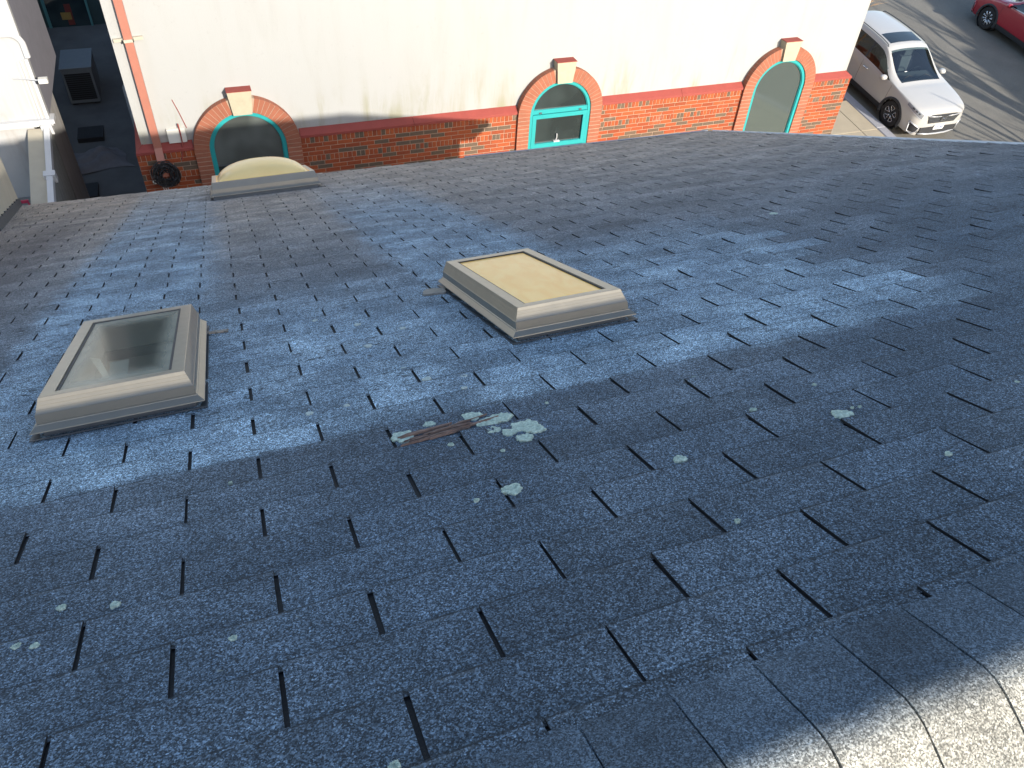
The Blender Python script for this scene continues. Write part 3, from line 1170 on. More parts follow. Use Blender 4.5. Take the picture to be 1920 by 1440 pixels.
# sloping painted belt course, mitred round the corners
prof = [(YST + .02, -5.352), (12.985, -5.455), (12.982, -5.496), (YST + .02, -5.498)]
spans = [(XL - .122, ARCH[0] - RO + .004), (ARCH[0] + RO - .004, 3.25), (3.256, ARCH[1] - RO + .004), (ARCH[1] + RO - .004, 8.62),
         (8.626, ARCH[2] - RO + .004), (ARCH[2] + RO - .004, XR + .122)]
for a, b in spans:
    m = MB()
    ra = [(a, y_, z_) for y_, z_ in prof]; rb = [(b, y_, z_) for y_, z_ in prof]
    if a < XL:
        ra = [(XL + (y_ - YST) if y_ < YST else XL + .02, y_, z_) for y_, z_ in prof]
    if b > XR:
        rb = [(XR - (y_ - YST) if y_ < YST else XR - .02, y_, z_) for y_, z_ in prof]
    m.prism(ra, rb)
    m.build('belt_course', M['belt'], bld)
for s_, X in ((-1, XL), (1, XR)):
    m = MB()
    pr = [(X - s_ * .02, -5.352), (X + s_ * (YST - 12.985), -5.455), (X + s_ * (YST - 12.982), -5.496), (X - s_ * .02, -5.498)]
    y0s = [YST + .002, 12.987, 12.984, YST + .002]
    m.prism([(x, yy_, z_) for (x, z_), yy_ in zip(pr, y0s)], [(x, 23.9, z_) for x, z_ in pr])
    m.build('belt_course', M['belt'], bld)


# arches
def arch_pts(cx, r, zb, n=28):
    return [(cx - r, zb)] + [(cx - r * math.cos(PI * k / n), ZS + r * math.sin(PI * k / n)) for k in range(n + 1)] + [(cx + r, zb)]


YA = 12.95
av, af = brick_arrays(RO - RI - .004, BH - .008, .12, .004)
jamb = MB().add(av, af).mesh('arch_brick', M['arch_brick'])
kh = math.asin(.150 / RI) + .006
nv = 13
da = (PI / 2 - kh) / nv


def wedge(a0, a1, r0, r1):
    m_ = MB()
    g0, g1 = a0 + .004 / r0, a1 - .004 / r0
    o0, o1 = a0 + .004 / r1, a1 - .004 / r1
    P = [(math.cos(g0) * r0, math.sin(g0) * r0), (math.cos(o0) * r1, math.sin(o0) * r1), (math.cos(o1) * r1, math.sin(o1) * r1), (math.cos(g1) * r0, math.sin(g1) * r0)]
    m_.prism([(x, 0, z) for x, z in P], [(x, .12, z) for x, z in P])
    return m_.mesh('arch_brick', M['arch_brick'])


wm = wedge(-da / 2, da / 2, RI + .002, RO - .002)
for ai, cx in enumerate(ARCH):
    bm_ = MB()
    oi, oo = arch_pts(cx, RI + .005, -7.5), arch_pts(cx, RO - .006, -7.5)
    n = len(oi)
    for i in range(n - 1):
        bm_.prism([(oi[i][0], YA + .004, oi[i][1]), (oo[i][0], YA + .004, oo[i][1]), (oo[i + 1][0], YA + .004, oo[i + 1][1]), (oi[i + 1][0], YA + .004, oi[i + 1][1])],
                  [(oi[i][0], YST - .002, oi[i][1]), (oo[i][0], YST - .002, oo[i][1]), (oo[i + 1][0], YST - .002, oo[i + 1][1]), (oi[i + 1][0], YST - .002, oi[i + 1][1])], True)
    bm_.build('arch_mortar', M['mortar'], bld)
    for side in (0, 1):
        for k in range(nv):
            a = da * (k + .5) if side == 0 else PI - da * (k + .5)
            o = link('arch_brick', wm, bld)
            o.matrix_basis = Matrix.Translation((cx, YA + rr.uniform(-.002, .002), ZS)) @ Matrix.Rotation(-a, 4, 'Y')
        for k in range(24):
            o = link('arch_brick', jamb, bld)
            o.location = (cx + (1 if side == 0 else -1) * (RI + RO) / 2, YA + rr.uniform(-.002, .002), ZS - BH * (k + .5))
    m = MB()
    m.prism([(cx - .145, 12.90, ZS + RI - .02), (cx + .145, 12.90, ZS + RI - .02), (cx + .185, 12.90, -4.585), (cx - .185, 12.90, -4.585)],
            [(cx - .145, YST, ZS + RI - .02), (cx + .145, YST, ZS + RI - .02), (cx + .185, YST, -4.585), (cx - .185, YST, -4.585)])
    ks = m.build('keystone', M['stone'], bld)
    m = MB()
    m.box(cx - .192, cx + .192, 12.892, YST + .004, -4.5845, -4.575)
    m.build('keystone_cap', M['belt'], ks)

    # window
    def strip(m_, r0, r1, zb0, zb1, y0, y1):
        p0, p1 = arch_pts(cx, r0, zb0), arch_pts(cx, r1, zb1)
        for i in range(len(p0) - 1):
            m_.prism([(p0[i][0], y0, p0[i][1]), (p1[i][0], y0, p1[i][1]), (p1[i + 1][0], y0, p1[i + 1][1]), (p0[i + 1][0], y0, p0[i + 1][1])],
                     [(p0[i][0], y1, p0[i][1]), (p1[i][0], y1, p1[i][1]), (p1[i + 1][0], y1, p1[i + 1][1]), (p0[i + 1][0], y1, p0[i + 1][1])], True)

    fw = (.060, .056, .058)[ai]
    f = MB()
    strip(f, RI + .004, RI - fw, -7.5, -7.5, 12.972, 13.05)
    strip(f, RI - fw, RI - fw - .014, -7.5, -7.5, 12.99, 13.05)
    f.box(cx - RI, cx + RI, 12.97, 13.06, -7.55, -7.47)
    win = f.build('arched_window', M['teal'], bld)

    def arch_pane(z0, mat, yp=13.012):
        r = RI - fw
        pts = [(x, z) for x, z in arch_pts(cx, r, z0)]
        m_ = MB()
        m_.prism([(x, yp, z) for x, z in pts], [(x, yp + .006, z) for x, z in pts])
        m_.build('pane', M[mat], win)

    def rect_pane(z0, z1, mat, yp=13.012, ins=0.0):
        r = RI - fw - ins
        m_ = MB()
        m_.box(cx - r, cx + r, yp, yp + .006, z0, z1)
        m_.build('pane', M[mat], win)

    def bar(z0, z1, y0=12.985, y1=13.05, name='rail', mat='teal', ins=0.0):
        m_ = MB()
        m_.box(cx - RI + fw - .004 + ins, cx + RI - fw + .004 - ins, y0, y1, z0, z1)
        return m_.build(name, M[mat], win)

    if ai == 0:
        arch_pane(-5.83, 'frost')
        rect_pane(-7.47, -5.84, 'wglass')
        bar(-5.842, -5.826, 13.0, 13.03, mat='alu_dull')
    elif ai == 1:
        arch_pane(-5.46, 'wglass')
        bar(-5.535, -5.455, 12.982, 13.05)
        for x in (cx - .40, cx + .40):
            m = MB(); m.box(x - .025, x + .025, 12.968, 12.983, -5.525, -5.50)
            m.build('clip', M['alu_dull'], win)
        zt = -5.545
        for zt, zb_ in ((-5.545, -6.20), (-6.215, -6.87), (-6.885, -7.465)):
            m = MB()
            x0, x1 = cx - RI + fw + .004, cx + RI - fw - .004
            m.box(x0, x1, 12.968, 13.05, zt - .078, zt); m.box(x0, x1, 12.968, 13.05, zb_, zb_ + .085)
            m.box(x0, x0 + .075, 12.968, 13.05, zb_ + .085, zt - .078); m.box(x1 - .075, x1, 12.968, 13.05, zb_ + .085, zt - .078)
            m.build('sash', M['teal'], win)
            rect_pane(zb_ + .085, zt - .078, 'wglass', 13.008, .078)
        m = MB()
        m.tube([(cx - .03, 13.0, -6.10), (cx - .02, 12.98, -6.03), (cx - .03, 12.97, -5.95)], .011, 6)
        m.box(cx - .08, cx + .04, 12.965, 13.008, -6.115, -6.095)
        m.build('crank_handle', M['white_metal'], win)
    else:
        arch_pane(-7.47, 'film')

# downspout with its strap
m = MB()
m.box(-.985, -.87, 12.99, 13.075, -5.40, .5)
m.prism([(-.985, 12.99, -5.40), (-.87, 12.99, -5.40), (-.87, 13.075, -5.40), (-.985, 13.075, -5.40)],
        [(-.985, 12.88, -5.56), (-.87, 12.88, -5.56), (-.87, 12.965, -5.56), (-.985, 12.965, -5.56)], False)
m.box(-.985, -.87, 12.88, 12.965, -5.85, -5.56)
m.build('downspout', M['salmon'], bld)
for zk in (-3.74, -1.2):
    m = MB()
    Mx = Matrix.Translation((-.93, 12.982, zk)) @ Matrix.Rotation(math.radians(-3), 4, 'Y')
    m.box(-.20, -.07, .06, .108, -.022, .022, M=Mx); m.box(.07, .20, .06, .108, -.022, .022, M=Mx)
    m.box(-.075, .075, -.012, .004, -.02, .02, M=Mx)
    m.box(-.075, -.062, -.012, .08, -.02, .02, M=Mx); m.box(.062, .075, -.012, .08, -.02, .02, M=Mx)
    m.build('downspout_strap', M['strap'], bld)
a, b = at_y(311, 241, YST), at_y(351, 262, YST)
m = MB()
m.box(a.x, b.x, YST - .05, YST + .005, b.z - .01, a.z)
m.build('junction_box', M['pale_plastic'], bld)
m = MB()
p0, p1, p2 = at_y(350, 240, YST - .01), at_y(335, 210, YST - .006), at_y(322, 187, YST - .004)
m.tube([p0, p1.lerp(p0, .3), p1, p2], .006, 5)
m.tube([at_y(333, 232, YST - .06), at_y(338, 250, YST - .062), at_y(342, 268, YST - .075), at_y(342, 300, 12.985)], .011, 6)
m.build('wire', M['belt'], bld)

coil = empty('cable_coil', at_y(312, 325, 12.93), 'coil of black cable hanging on the brick base under the downspout', 'cable')
cc = at_y(312, 326, 12.90)
m = MB()
rr = random.Random(3)
for k in range(24):
    r0 = .20 - .13 * (k / 24) ** 1.3 + rr.uniform(-.02, .015)
    ox, oz = rr.uniform(-.025, .025), rr.uniform(-.03, .03)
    tl = rr.uniform(-.12, .12)
    m.tube([(cc.x + ox + r0 * math.cos(t_ * PI / 12), cc.y - .02 + rr.uniform(-.004, .004) + tl * .1 * math.sin(t_ * PI / 12) + rr.uniform(-.03, .0) * (k % 3), cc.z + oz + r0 * 1.06 * math.sin(t_ * PI / 12)) for t_ in range(25)], .0095, 5, False)
m.build('loops', M['cable'], coil)
m = MB()
m.tube([(cc.x - .17 + .055 * math.cos(t_ * PI / 6), cc.y - .03, cc.z - .10 + .03 * math.sin(t_ * PI / 6)) for t_ in range(13)], .006, 5, False)
for k in range(3):
    m.tube([(cc.x - .10 + .03 * k, cc.y - .03, cc.z - .16), (cc.x - .09 + .035 * k, cc.y - .03, cc.z - .30), (cc.x - .06 + .02 * k, cc.y - .02, cc.z - .55)], .006, 5)
m.build('wire_ends', M['pale_plastic'], coil)
m = MB()
m.tube([(cc.x, cc.y - .05, cc.z + .16), (cc.x, 13.0, cc.z + .17)], .012, 6)
m.build('hook', M['alu_dull'], coil)

# ------------------------------------------------------------------ white house across the alley
YW = 14.5
wh = empty('white_house', (-5.5, 17, gz(17)), 'white house with moulded corner trim beside the dark alley', 'house')
cA, cB = at_y(20, 0, YW), at_y(82, 212, YW)
xc = (cA.x + cB.x) / 2
zl = at_y(70, 222, YW).z
m = MB()
m.box(-9.5, xc, YW, YW + .12, zl, 1.0)
m.box(-9.5, xc - .28, YW + .02, 17.2, gz(11), zl - .02)
m.build('wall', M['white_wall'], wh)
m = MB()
m.box(-9.5, xc - .003, YW + .121, 17.2, zl - .02, 1.0)
m.build('side_wall', plain('shade_darkened_siding', (.20, .195, .225), .8, var=.15, scale=4, bump=.3), wh)  # shade of the alley side painted in as a darker lavender grey
m = MB()
m.box(-9.5, xc + .07, YW - .10, YW + .14, zl - .07, zl)
m.box(-9.5, xc + .03, YW - .05, YW + .12, zl - .12, zl - .072)
m.build('ledge', M['white_metal'], wh)
for k, (dx, wd) in enumerate(((.0, .05), (.09, .025), (.14, .02), (.20, .015))):
    m = MB(); m.box(xc - dx - wd, xc - dx, YW - .035 + .006 * k, YW - .001, zl + .002, at_y(45, 110, YW).z - .02 * k)
    m.build('corner_moulding', M['white_metal'], wh)
# rounded hood moulding over the corner
zc_ = at_y(30, 75, YW).z
m = MB()
pts = [(-9.5, zc_ + .1)] + [(xc - .16 + .17 * math.sin(a * PI / 16), zc_ - .07 + .17 * math.cos(a * PI / 16)) for a in range(0, 9)] + [(xc + .01, zc_ - .26)]
m.tube([(x, YW - .03, z) for x, z in pts], .045, 8)
m.build('hood_moulding', M['white_metal'], wh)
# lean-to edge running down towards us
P1, P2 = Vector((-2.62, 14.45, at_y(86, 238, 14.45).z)), None
r_ = ray(98, 388)
tt = (-2.62 - CAM.x) / r_.x
P2 = CAM + r_ * tt
d_ = (P2 - P1)
Lb = d_.length
q = d_.to_track_quat('X', 'Z').to_matrix().to_4x4()
m = MB(); m.box(0, Lb + .6, -.045, .045, -.07, .05, M=Matrix.Translation(P1) @ q)
m.build('rake_trim', M['white_metal'], wh)
m = MB(); m.box(Lb * .60, Lb * .66, -.085, .085, -.10, .065, M=Matrix.Translation(P1) @ q)
m.box(Lb * -.02, Lb * .04, -.085, .085, -.10, .065, M=Matrix.Translation(P1) @ q)
m.build('trim_block', M['white_metal'], wh)
m = MB(); m.box(0, Lb + .6, -.30, -.046, -.05, -.02, M=Matrix.Translation(P1) @ q)
m.build('lean_to_roof', M['tan_wall'], wh)
M['board'] = plain('grey_weathered_boards', (.20, .20, .18), .9, var=.3, scale=8, bump=.3)
nb = 12
for k in range(nb):
    a = P1.lerp(P1 + d_ * ((Lb + .6) / Lb), k / nb); b = P1.lerp(P1 + d_ * ((Lb + .6) / Lb), (k + .96) / nb)
    m = MB()
    m.prism([(a.x + .02, a.y, a.z - .06), (b.x + .02, b.y, b.z - .06), (b.x + .02, b.y, gz(b.y)), (a.x + .02, a.y, gz(a.y))],
            [(a.x + .045, a.y, a.z - .06), (b.x + .045, b.y, b.z - .06), (b.x + .045, b.y, gz(b.y)), (a.x + .045, a.y, gz(a.y))])
    m.build('board', M['board'], wh)
# little porch with a red chair, in front of the shaded wall
m = MB()
m.box(-4.6, -2.92, 12.3, YW + .01, -6.86, -6.78)
m.build('porch_deck', M['board'], wh)
for x_, y_ in ((-4.5, 12.4), (-3.0, 12.4)):
    m = MB(); m.box(x_ - .05, x_ + .05, y_ - .05, y_ + .05, gz(y_) - .05, -6.861)
    m.build('porch_post', M['white_metal'], wh)
M['chair_red'] = plain('crimson_tube', (.34, .03, .07), .45)
chx, chy, chz = -3.12, 12.95, -6.78
ch = empty('garden_chair', (chx, chy, chz), 'small red garden chair on the porch beside the white house', 'chair')
for sx in (-.2, .2):
    m = MB(); m.tube([(chx + sx, chy + .2, chz), (chx + sx, chy + .2, chz + .44)], .014, 6)
    m.build('leg', M['chair_red'], ch)
    m = MB(); m.tube([(chx + sx, chy - .22, chz), (chx + sx, chy - .2, chz + .44), (chx + sx, chy - .27, chz + .92)], .014, 6)
    m.build('leg', M['chair_red'], ch)
m = MB(); m.box(chx - .22, chx + .22, chy - .21, chy + .21, chz + .43, chz + .455)
m.build('seat', M['chair_red'], ch)
for k in range(4):
    m = MB(); m.box(chx - .21, chx + .21, chy - .275 + .012 * k, chy - .26 + .012 * k, chz + .88 - .11 * k, chz + .93 - .11 * k)
    m.build('back_slat', M['chair_red'], ch)
# lamp arm on the corner
m = MB()
pa, pb = at_y(25, 148, YW - .02), at_y(75, 151, YW - .32)
m.tube([pa, pa.lerp(pb, .5) + Vector((0, 0, .01)), pb], .012, 6)
m.build('lamp_arm', M['white_metal'], wh)
m = MB(); m.box(pb.x - .02, pb.x + .11, pb.y - .05, pb.y + .05, pb.z - .035, pb.z + .035)
m.build('lamp_head', M['pale_plastic'], wh)

# ------------------------------------------------------------------ cars
def car_paint(name, c, flake=.0):
    t = NT(name)
    p = t.obj()
    cc = t.mix(t.noise(p, 2.0, 3), tuple(k * .95 for k in c), c)
    return t.set(cc, .38, flake, .5, Coat_Weight=.8, Coat_Roughness=.06)


M['paint_white'] = car_paint('pearl_white_paint', (.43, .42, .40), .05)
M['paint_red'] = car_paint('dark_red_paint', (.34, .012, .025), .1)
M['clad'] = plain('black_cladding', (.03, .031, .034), .6)
M['carglass'] = window_glass('car_glass', (.010, .014, .017))
M['screen'] = clear_glass('windscreen_glass', (.42, .50, .50), .6, .03)
M['privacy'] = clear_glass('tinted_glass', (.10, .12, .12), .5, .03)
M['tyre'] = plain('tyre_rubber', (.022, .021, .021), .85, bump=.2)
M['rim_dark'] = plain('black_rim', (.025, .025, .028), .35)
M['rim_silver'] = plain('machined_alloy', (.68, .68, .70), .25, .9)
M['chrome'] = plain('chrome', (.75, .76, .78), .12, 1.0)
M['lamp_lens'] = plain('headlamp_lens', (.20, .21, .23), .08, .1, spec=.8)
M['trim'] = plain('satin_trim', (.42, .43, .45), .38, .3)
M['plate'] = plain('plate_white', (.72, .72, .70), .5)
M['plate_ink'] = plain('plate_ink', (.05, .08, .22), .6)
M['seat'] = plain('interior_grey', (.19, .19, .20), .8)

ST = [  # a (forward of front axle), then 8 half-profile points (y, z)
    (.935, [(.52, .25), (.56, .38), (.58, .60), (.55, .80), (.47, .845), (.34, .86), (.2, .868), (0, .872)]),
    (.865, [(.70, .22), (.745, .38), (.765, .62), (.72, .83), (.60, .885), (.45, .905), (.25, .918), (0, .922)]),
    (.70, [(.80, .22), (.85, .38), (.88, .64), (.83, .88), (.71, .935), (.53, .957), (.28, .968), (0, .973)]),
    (.38, [(.86, .24), (.91, .40), (.93, .67), (.885, .93), (.785, .985), (.57, 1.005), (.3, 1.016), (0, 1.02)]),
    (0., [(.87, .25), (.92, .42), (.935, .69), (.90, .975), (.81, 1.025), (.60, 1.045), (.31, 1.057), (0, 1.062)]),
    (-.26, [(.87, .25), (.915, .42), (.93, .70), (.905, 1.005), (.83, 1.052), (.66, 1.072), (.33, 1.085), (0, 1.09)]),
    (-.66, [(.87, .25), (.915, .42), (.93, .71), (.905, 1.03), (.815, 1.165), (.69, 1.215), (.36, 1.25), (0, 1.258)]),
    (-1.22, [(.87, .25), (.915, .42), (.93, .72), (.905, 1.06), (.735, 1.47), (.645, 1.56), (.34, 1.605), (0, 1.615)]),
    (-1.55, [(.87, .25), (.915, .42), (.93, .73), (.905, 1.07), (.715, 1.545), (.62, 1.635), (.33, 1.672), (0, 1.68)]),
    (-2.2, [(.87, .25), (.915, .42), (.93, .74), (.905, 1.09), (.705, 1.565), (.61, 1.655), (.32, 1.692), (0, 1.70)]),
    (-2.95, [(.87, .25), (.92, .42), (.935, .76), (.90, 1.11), (.69, 1.545), (.595, 1.632), (.31, 1.668), (0, 1.676)]),
    (-3.35, [(.86, .28), (.91, .43), (.92, .78), (.87, 1.13), (.66, 1.48), (.57, 1.565), (.30, 1.605), (0, 1.612)]),
    (-3.62, [(.83, .32), (.87, .45), (.88, .78), (.81, 1.08), (.65, 1.25), (.53, 1.30), (.28, 1.325), (0, 1.33)]),
    (-3.72, [(.74, .36), (.78, .46), (.78, .72), (.70, .92), (.56, .98), (.45, 1.0), (.25, 1.01), (0, 1.015)])]


def cr(p0, p1, p2, p3, t):
    return p1 + (p2 - p0) * (.5 * t) + (p0 * 2 - p1 * 5 + p2 * 4 - p3) * (.5 * t * t) + (p1 * 3 - p0 - p2 * 3 + p3) * (.5 * t ** 3)


def surf(i, j):
    """car surface at station parameter i, profile parameter j"""
    def row(k):
        k = max(0, min(len(ST) - 1, k))
        a, pr = ST[k]
        P = [Vector((a, y, z)) for y, z in pr]
        jj = min(int(j), 6); t = j - jj
        g = lambda q: P[q] if 0 <= q <= 7 else (P[0] * 2 - P[1] if q < 0 else Vector((P[6].x, -P[6].y, P[6].z)))
        return cr(g(jj - 1), g(jj), g(jj + 1), g(jj + 2), t)
    ii = min(int(i), len(ST) - 2); t = i - ii
    return cr(row(ii - 1), row(ii), row(ii + 1), row(ii + 2), t)


UP = 6


def patch(m, i0, i1, j0, j1, ni, nj, off=0.0, side=1, shape=None, mi=0):
    """a piece of the car skin, pushed out by off"""
    vs = []
    for a in range(ni + 1):
        for b in range(nj + 1):
            fi, fj = a / ni, b / nj
            i = i0 + (i1 - i0) * fi
            jj0, jj1 = (j0, j1) if shape is None else shape(fi)
            j = jj0 + (jj1 - jj0) * fj
            p = surf(i, j)
            if off:
                e = .02
                du = surf(min(i + e, 13), j) - surf(max(i - e, 0), j)
                dv = surf(i, min(j + e, 7)) - surf(i, max(j - e, 0))
                nn = du.cross(dv)
                nn = nn.normalized() if nn.length > 1e-9 else Vector((0, 0, 1))
                if nn.dot(p - Vector((p.x, 0, .7))) < 0: nn = -nn
                p = p + nn * off
            vs.append((p.x, p.y * -side, p.z))
    fs = [(a * (nj + 1) + b, a * (nj + 1) + b + 1, (a + 1) * (nj + 1) + b + 1, (a + 1) * (nj + 1) + b) for a in range(ni) for b in range(nj)]
    if side < 0:
        fs = [f[::-1] for f in fs]
    m.add(vs, fs, mi)


def build_car(name, label, Mw, paint, group=None, detail=True):
    """local x forward, y left, z up; origin under the middle of the front axle"""
    global LOCAL
    LOCAL = True
    root = empty(name, (0, 0, 0), label, 'car', group, Mw)
    NS = len(ST) - 1
    body = MB()
    in_arch = lambda p: any((p[0] - ax) ** 2 + (p[2] - .365) ** 2 < .405 ** 2 for ax in (0, -2.66)) and abs(p[1]) > .7
    for side in (1, -1):
        g = [[surf(i / UP, j / UP) for j in range(7 * UP + 1)] for i in range(NS * UP + 1)]
        vs = [(p.x, p.y * -side, p.z) for r in g for p in r]
        W_ = 7 * UP + 1
        fs = []
        for i in range(NS * UP):
            for j in range(7 * UP):
                q = (i * W_ + j, i * W_ + j + 1, (i + 1) * W_ + j + 1, (i + 1) * W_ + j)
                c = [sum(vs[k][d] for k in q) / 4 for d in range(3)]
                if in_arch(c): continue
                fi_, fj_ = (i + .5) / UP, (j + .5) / UP
                if 5.2 < fi_ < 6.9 and fj_ > 5.05: continue
                if 6.35 < fi_ < 11.0 and 3.12 < fj_ < 3.85: continue
                fs.append(q if side > 0 else q[::-1])
        body.add(vs, fs)
    cap = [surf(0, j / UP) for j in range(7 * UP + 1)]
    ring = [(p.x, -p.y, p.z) for p in cap] + [(p.x, p.y, p.z) for p in cap[-2::-1]]
    body.add(ring, [tuple(range(len(ring)))])
    cap = [surf(NS, j / UP) for j in range(7 * UP + 1)]
    ring = [(p.x, -p.y, p.z) for p in cap] + [(p.x, p.y, p.z) for p in cap[-2::-1]]
    body.add(ring, [tuple(range(len(ring)))[::-1]])
    b = body.build('body', paint, root, True)
    fl = MB()
    fl.box(-3.6, .8, -.80, .80, .22, .26)
    for ax in (0, -2.66):
        for sd_ in (-1, 1):
            fl.tube([(ax, sd_ * .62, .365), (ax, sd_ * .90, .365)], [.41, .41], 24, False)
            fl.tube([(ax, sd_ * .62, .365), (ax, sd_ * .63, .365)], [.41, .41], 24, True)
    fl.build('underbody', M['clad'], root)
    # glass
    m = MB()
    for side in (1, -1):
        patch(m, 5.18, 6.93, 4.98, 7, 10, 8, .004, side, lambda f_: (5.02 + .06 * f_, 7))
    m.build('windscreen', M['screen'], root, True)
    m = MB()
    for side in (1, -1):
        patch(m, 11.25, 11.95, 5.1, 7, 6, 8, .004, side)
    m.build('rear_window', M['carglass'], root, True)
    for side in (1, -1):
        for i0, i1 in ((5.75, 8.28), (8.36, 10.1), (10.18, 11.0)):
            m = MB()
            if i0 < 6:
                patch(m, i0, i1, 3.1, 3.9, 14, 5, .004, side, lambda f_: (3.10, 3.22 + .70 * min(1, f_ * 2.6) ** .8))
            elif i1 > 10.5:
                patch(m, i0, i1, 3.1, 3.9, 8, 5, .004, side, lambda f_: (3.12 + .3 * f_ ** 2, 3.92 - .25 * f_ ** 3))
            else:
                patch(m, i0, i1, 3.10, 3.92, 10, 5, .004, side)
            m.build('side_window', M['privacy'], root, True)
        m = MB(); patch(m, 8.27, 8.37, 3.10, 3.92, 1, 5, .005, side); patch(m, 10.09, 10.19, 3.1, 3.9, 1, 5, .005, side)
        m.build('pillar', M['clad'], root)
        m = MB()
        patch(m, 5.7, 11.0, 3.02, 3.10, 30, 1, .006, side)
        m.build('window_trim', M['trim'], root)
        m = MB()
        patch(m, 3.3, 4.0, 0, 1, 4, 3, .006, side, lambda f_: (.0, 0.9))
        sill = MB()
        patch(sill, 5.05, 9.45, -.0, .95, 26, 3, .008, side)
        sill.build('sill_cladding', M['clad'], root)
        # arch trims
        for ax in (0, -2.66):
            ar_ = MB()
            n = 26
            vs = []
            for k in range(n + 1):
                th = math.radians(-18) + math.radians(216) * k / n
                for rad, yy_ in ((.388, .90), (.392, .948), (.455, .944), (.462, .915)):
                    vs.append((ax + rad * math.cos(th), -side * yy_, max(.20, .365 + rad * math.sin(th))))
            fs = [(4 * k + q_, 4 * k + q_ + 1, 4 * k + q_ + 5, 4 * k + q_ + 4) for k in range(n) for q_ in range(3)]
            ar_.add(vs, fs if side < 0 else [f_[::-1] for f_ in fs])
            ar_.build('arch_trim', M['clad'], root, True)
        # wheels
        for ax in (0, -2.66):
            yc = -side * .80
            t_ = MB()
            prof_ = [(.235, -.105), (.30, -.115), (.345, -.105), (.362, -.075), (.366, 0), (.362, .075), (.345, .105), (.30, .115), (.235, .105)]
            n = 32
            vs = [(ax + r0 * math.cos(2 * PI * k / n), yc + w_, .366 + r0 * math.sin(2 * PI * k / n)) for k in range(n) for r0, w_ in prof_]
            np_ = len(prof_)
            t_.add(vs, [(k * np_ + q_, k * np_ + q_ + 1, ((k + 1) % n) * np_ + q_ + 1, ((k + 1) % n) * np_ + q_) for k in range(n) for q_ in range(np_ - 1)])
            wheel = t_.build('wheel', M['tyre'], root, True)
            rm = MB()
            so = -side
            n = 32
            rings = [(.238, .085), (.228, .104), (.218, .09), (.205, .06), (.05, .05), (.0, .05)]
            vs = [(ax + r0 * math.cos(2 * PI * k / n), yc + so * w_, .366 + r0 * math.sin(2 * PI * k / n)) for k in range(n) for r0, w_ in rings]
            nr_ = len(rings)
            rm.add(vs, [(k * nr_ + q_, k * nr_ + q_ + 1, ((k + 1) % n) * nr_ + q_ + 1, ((k + 1) % n) * nr_ + q_) for k in range(n) for q_ in range(nr_ - 1)])
            rm.build('rim', M['rim_dark'], wheel)
            nsp = 5 if paint is M['paint_white'] else 10
            for s_ in range(nsp):
                th = 2 * PI * s_ / nsp + .3
                sp = MB()
                pt = lambda r0, da_: (ax + r0 * math.cos(th + da_), yc + so * (.104 - .035 * (1 - r0 / .23) ** 2 - .01), .366 + r0 * math.sin(th + da_))
                if nsp == 5:     # petal shaped outlines
                    loop = [(.045, .0), (.10, .16), (.155, .30), (.195, .36), (.222, .27), (.224, 0), (.222, -.27), (.195, -.36), (.155, -.30), (.10, -.16), (.045, 0)]
                    sp.tube([pt(r0, d0) for r0, d0 in loop], .0085, 6)
                else:
                    for dq in (-.07, .07):
                        sp.tube([pt(.05, dq * .5), pt(.14, dq), pt(.225, dq * 1.3)], [.010, .009, .011], 6)
                sp.build('spoke', M['rim_silver'], wheel, True)
            hub = MB(); hub.tube([(ax, yc + so * .05, .366), (ax, yc + so * .088, .366)], .032, 12)
            hub.build('hub', M['rim_dark'], wheel)
        # lamps
        m = MB(); patch(m, .75, 2.95, 2.9, 3.4, 14, 4, .006, side, lambda f_: (2.42 + .38 * f_, 3.10 + .12 * f_))
        hl = m.build('headlight', M['lamp_lens'], root, True)
        m = MB(); patch(m, .6, 3.0, 2.9, 3.4, 14, 1, .008, side, lambda f_: (2.33 + .40 * f_, 2.42 + .38 * f_))
        m.build('lamp_bezel', M['trim'], hl, True)
        m = MB()
        for q_ in (1.25, 1.7, 2.15):
            patch(m, q_, q_ + .26, 2.66 + .1 * q_, 2.92 + .06 * q_, 2, 2, .009, side)
        m.build('lamp_cell', M['clad'], hl)
        m = MB(); patch(m, 11.6, 12.6, 2.6, 3.4, 4, 4, .006, side)
        m.build('tail_light', M['paint_red'], root, True)
        # lower front corner vents with bright surround
        m = MB(); patch(m, .55, 1.9, .55, 1.55, 8, 4, .007, side, lambda f_: (.55 + .1 * f_, 1.45 + .25 * f_))
        vent = m.build('bumper_vent', M['clad'], root, True)
        m = MB()
        P = [surf(i_, j_) for i_, j_ in ((2.0, 1.75), (1.2, 1.6), (.5, 1.35), (.75, .75), (1.35, .25), (2.0, .45), (2.0, 1.75))]
        m.tube([(p_.x + .012, -side * (p_.y + .012), p_.z) for p_ in P], .018, 6)
        m.build('vent_surround', M['trim'] if paint is M['paint_white'] else paint, vent, True)
        # mirror
        m = MB()
        yc = -side
        vs_ = []
        for k, (dx, sy, sz) in enumerate(((-.07, .6, .6), (-.05, .95, .95), (0, 1, 1), (.05, .85, .8), (.085, .45, .4))):
            for q_ in range(12):
                th = 2 * PI * q_ / 12
                cx_, sz_ = math.cos(th), math.sin(th)
                vs_.append((-.66 + dx, yc * (1.04 + .10 * sy * math.copysign(abs(cx_) ** .7, cx_)), 1.10 + .068 * sz * math.copysign(abs(sz_) ** .7, sz_)))
        fs_ = [(k * 12 + q_, k * 12 + (q_ + 1) % 12, (k + 1) * 12 + (q_ + 1) % 12, (k + 1) * 12 + q_) for k in range(4) for q_ in range(12)] + [tuple(range(12)), tuple(range(48, 60))]
        m.add(vs_, fs_)
        mir = m.build('mirror', paint, root, True)
        m = MB(); m.tube([(-.66, yc * .86, 1.045), (-.66, yc * .99, 1.075)], [.03, .025], 6)
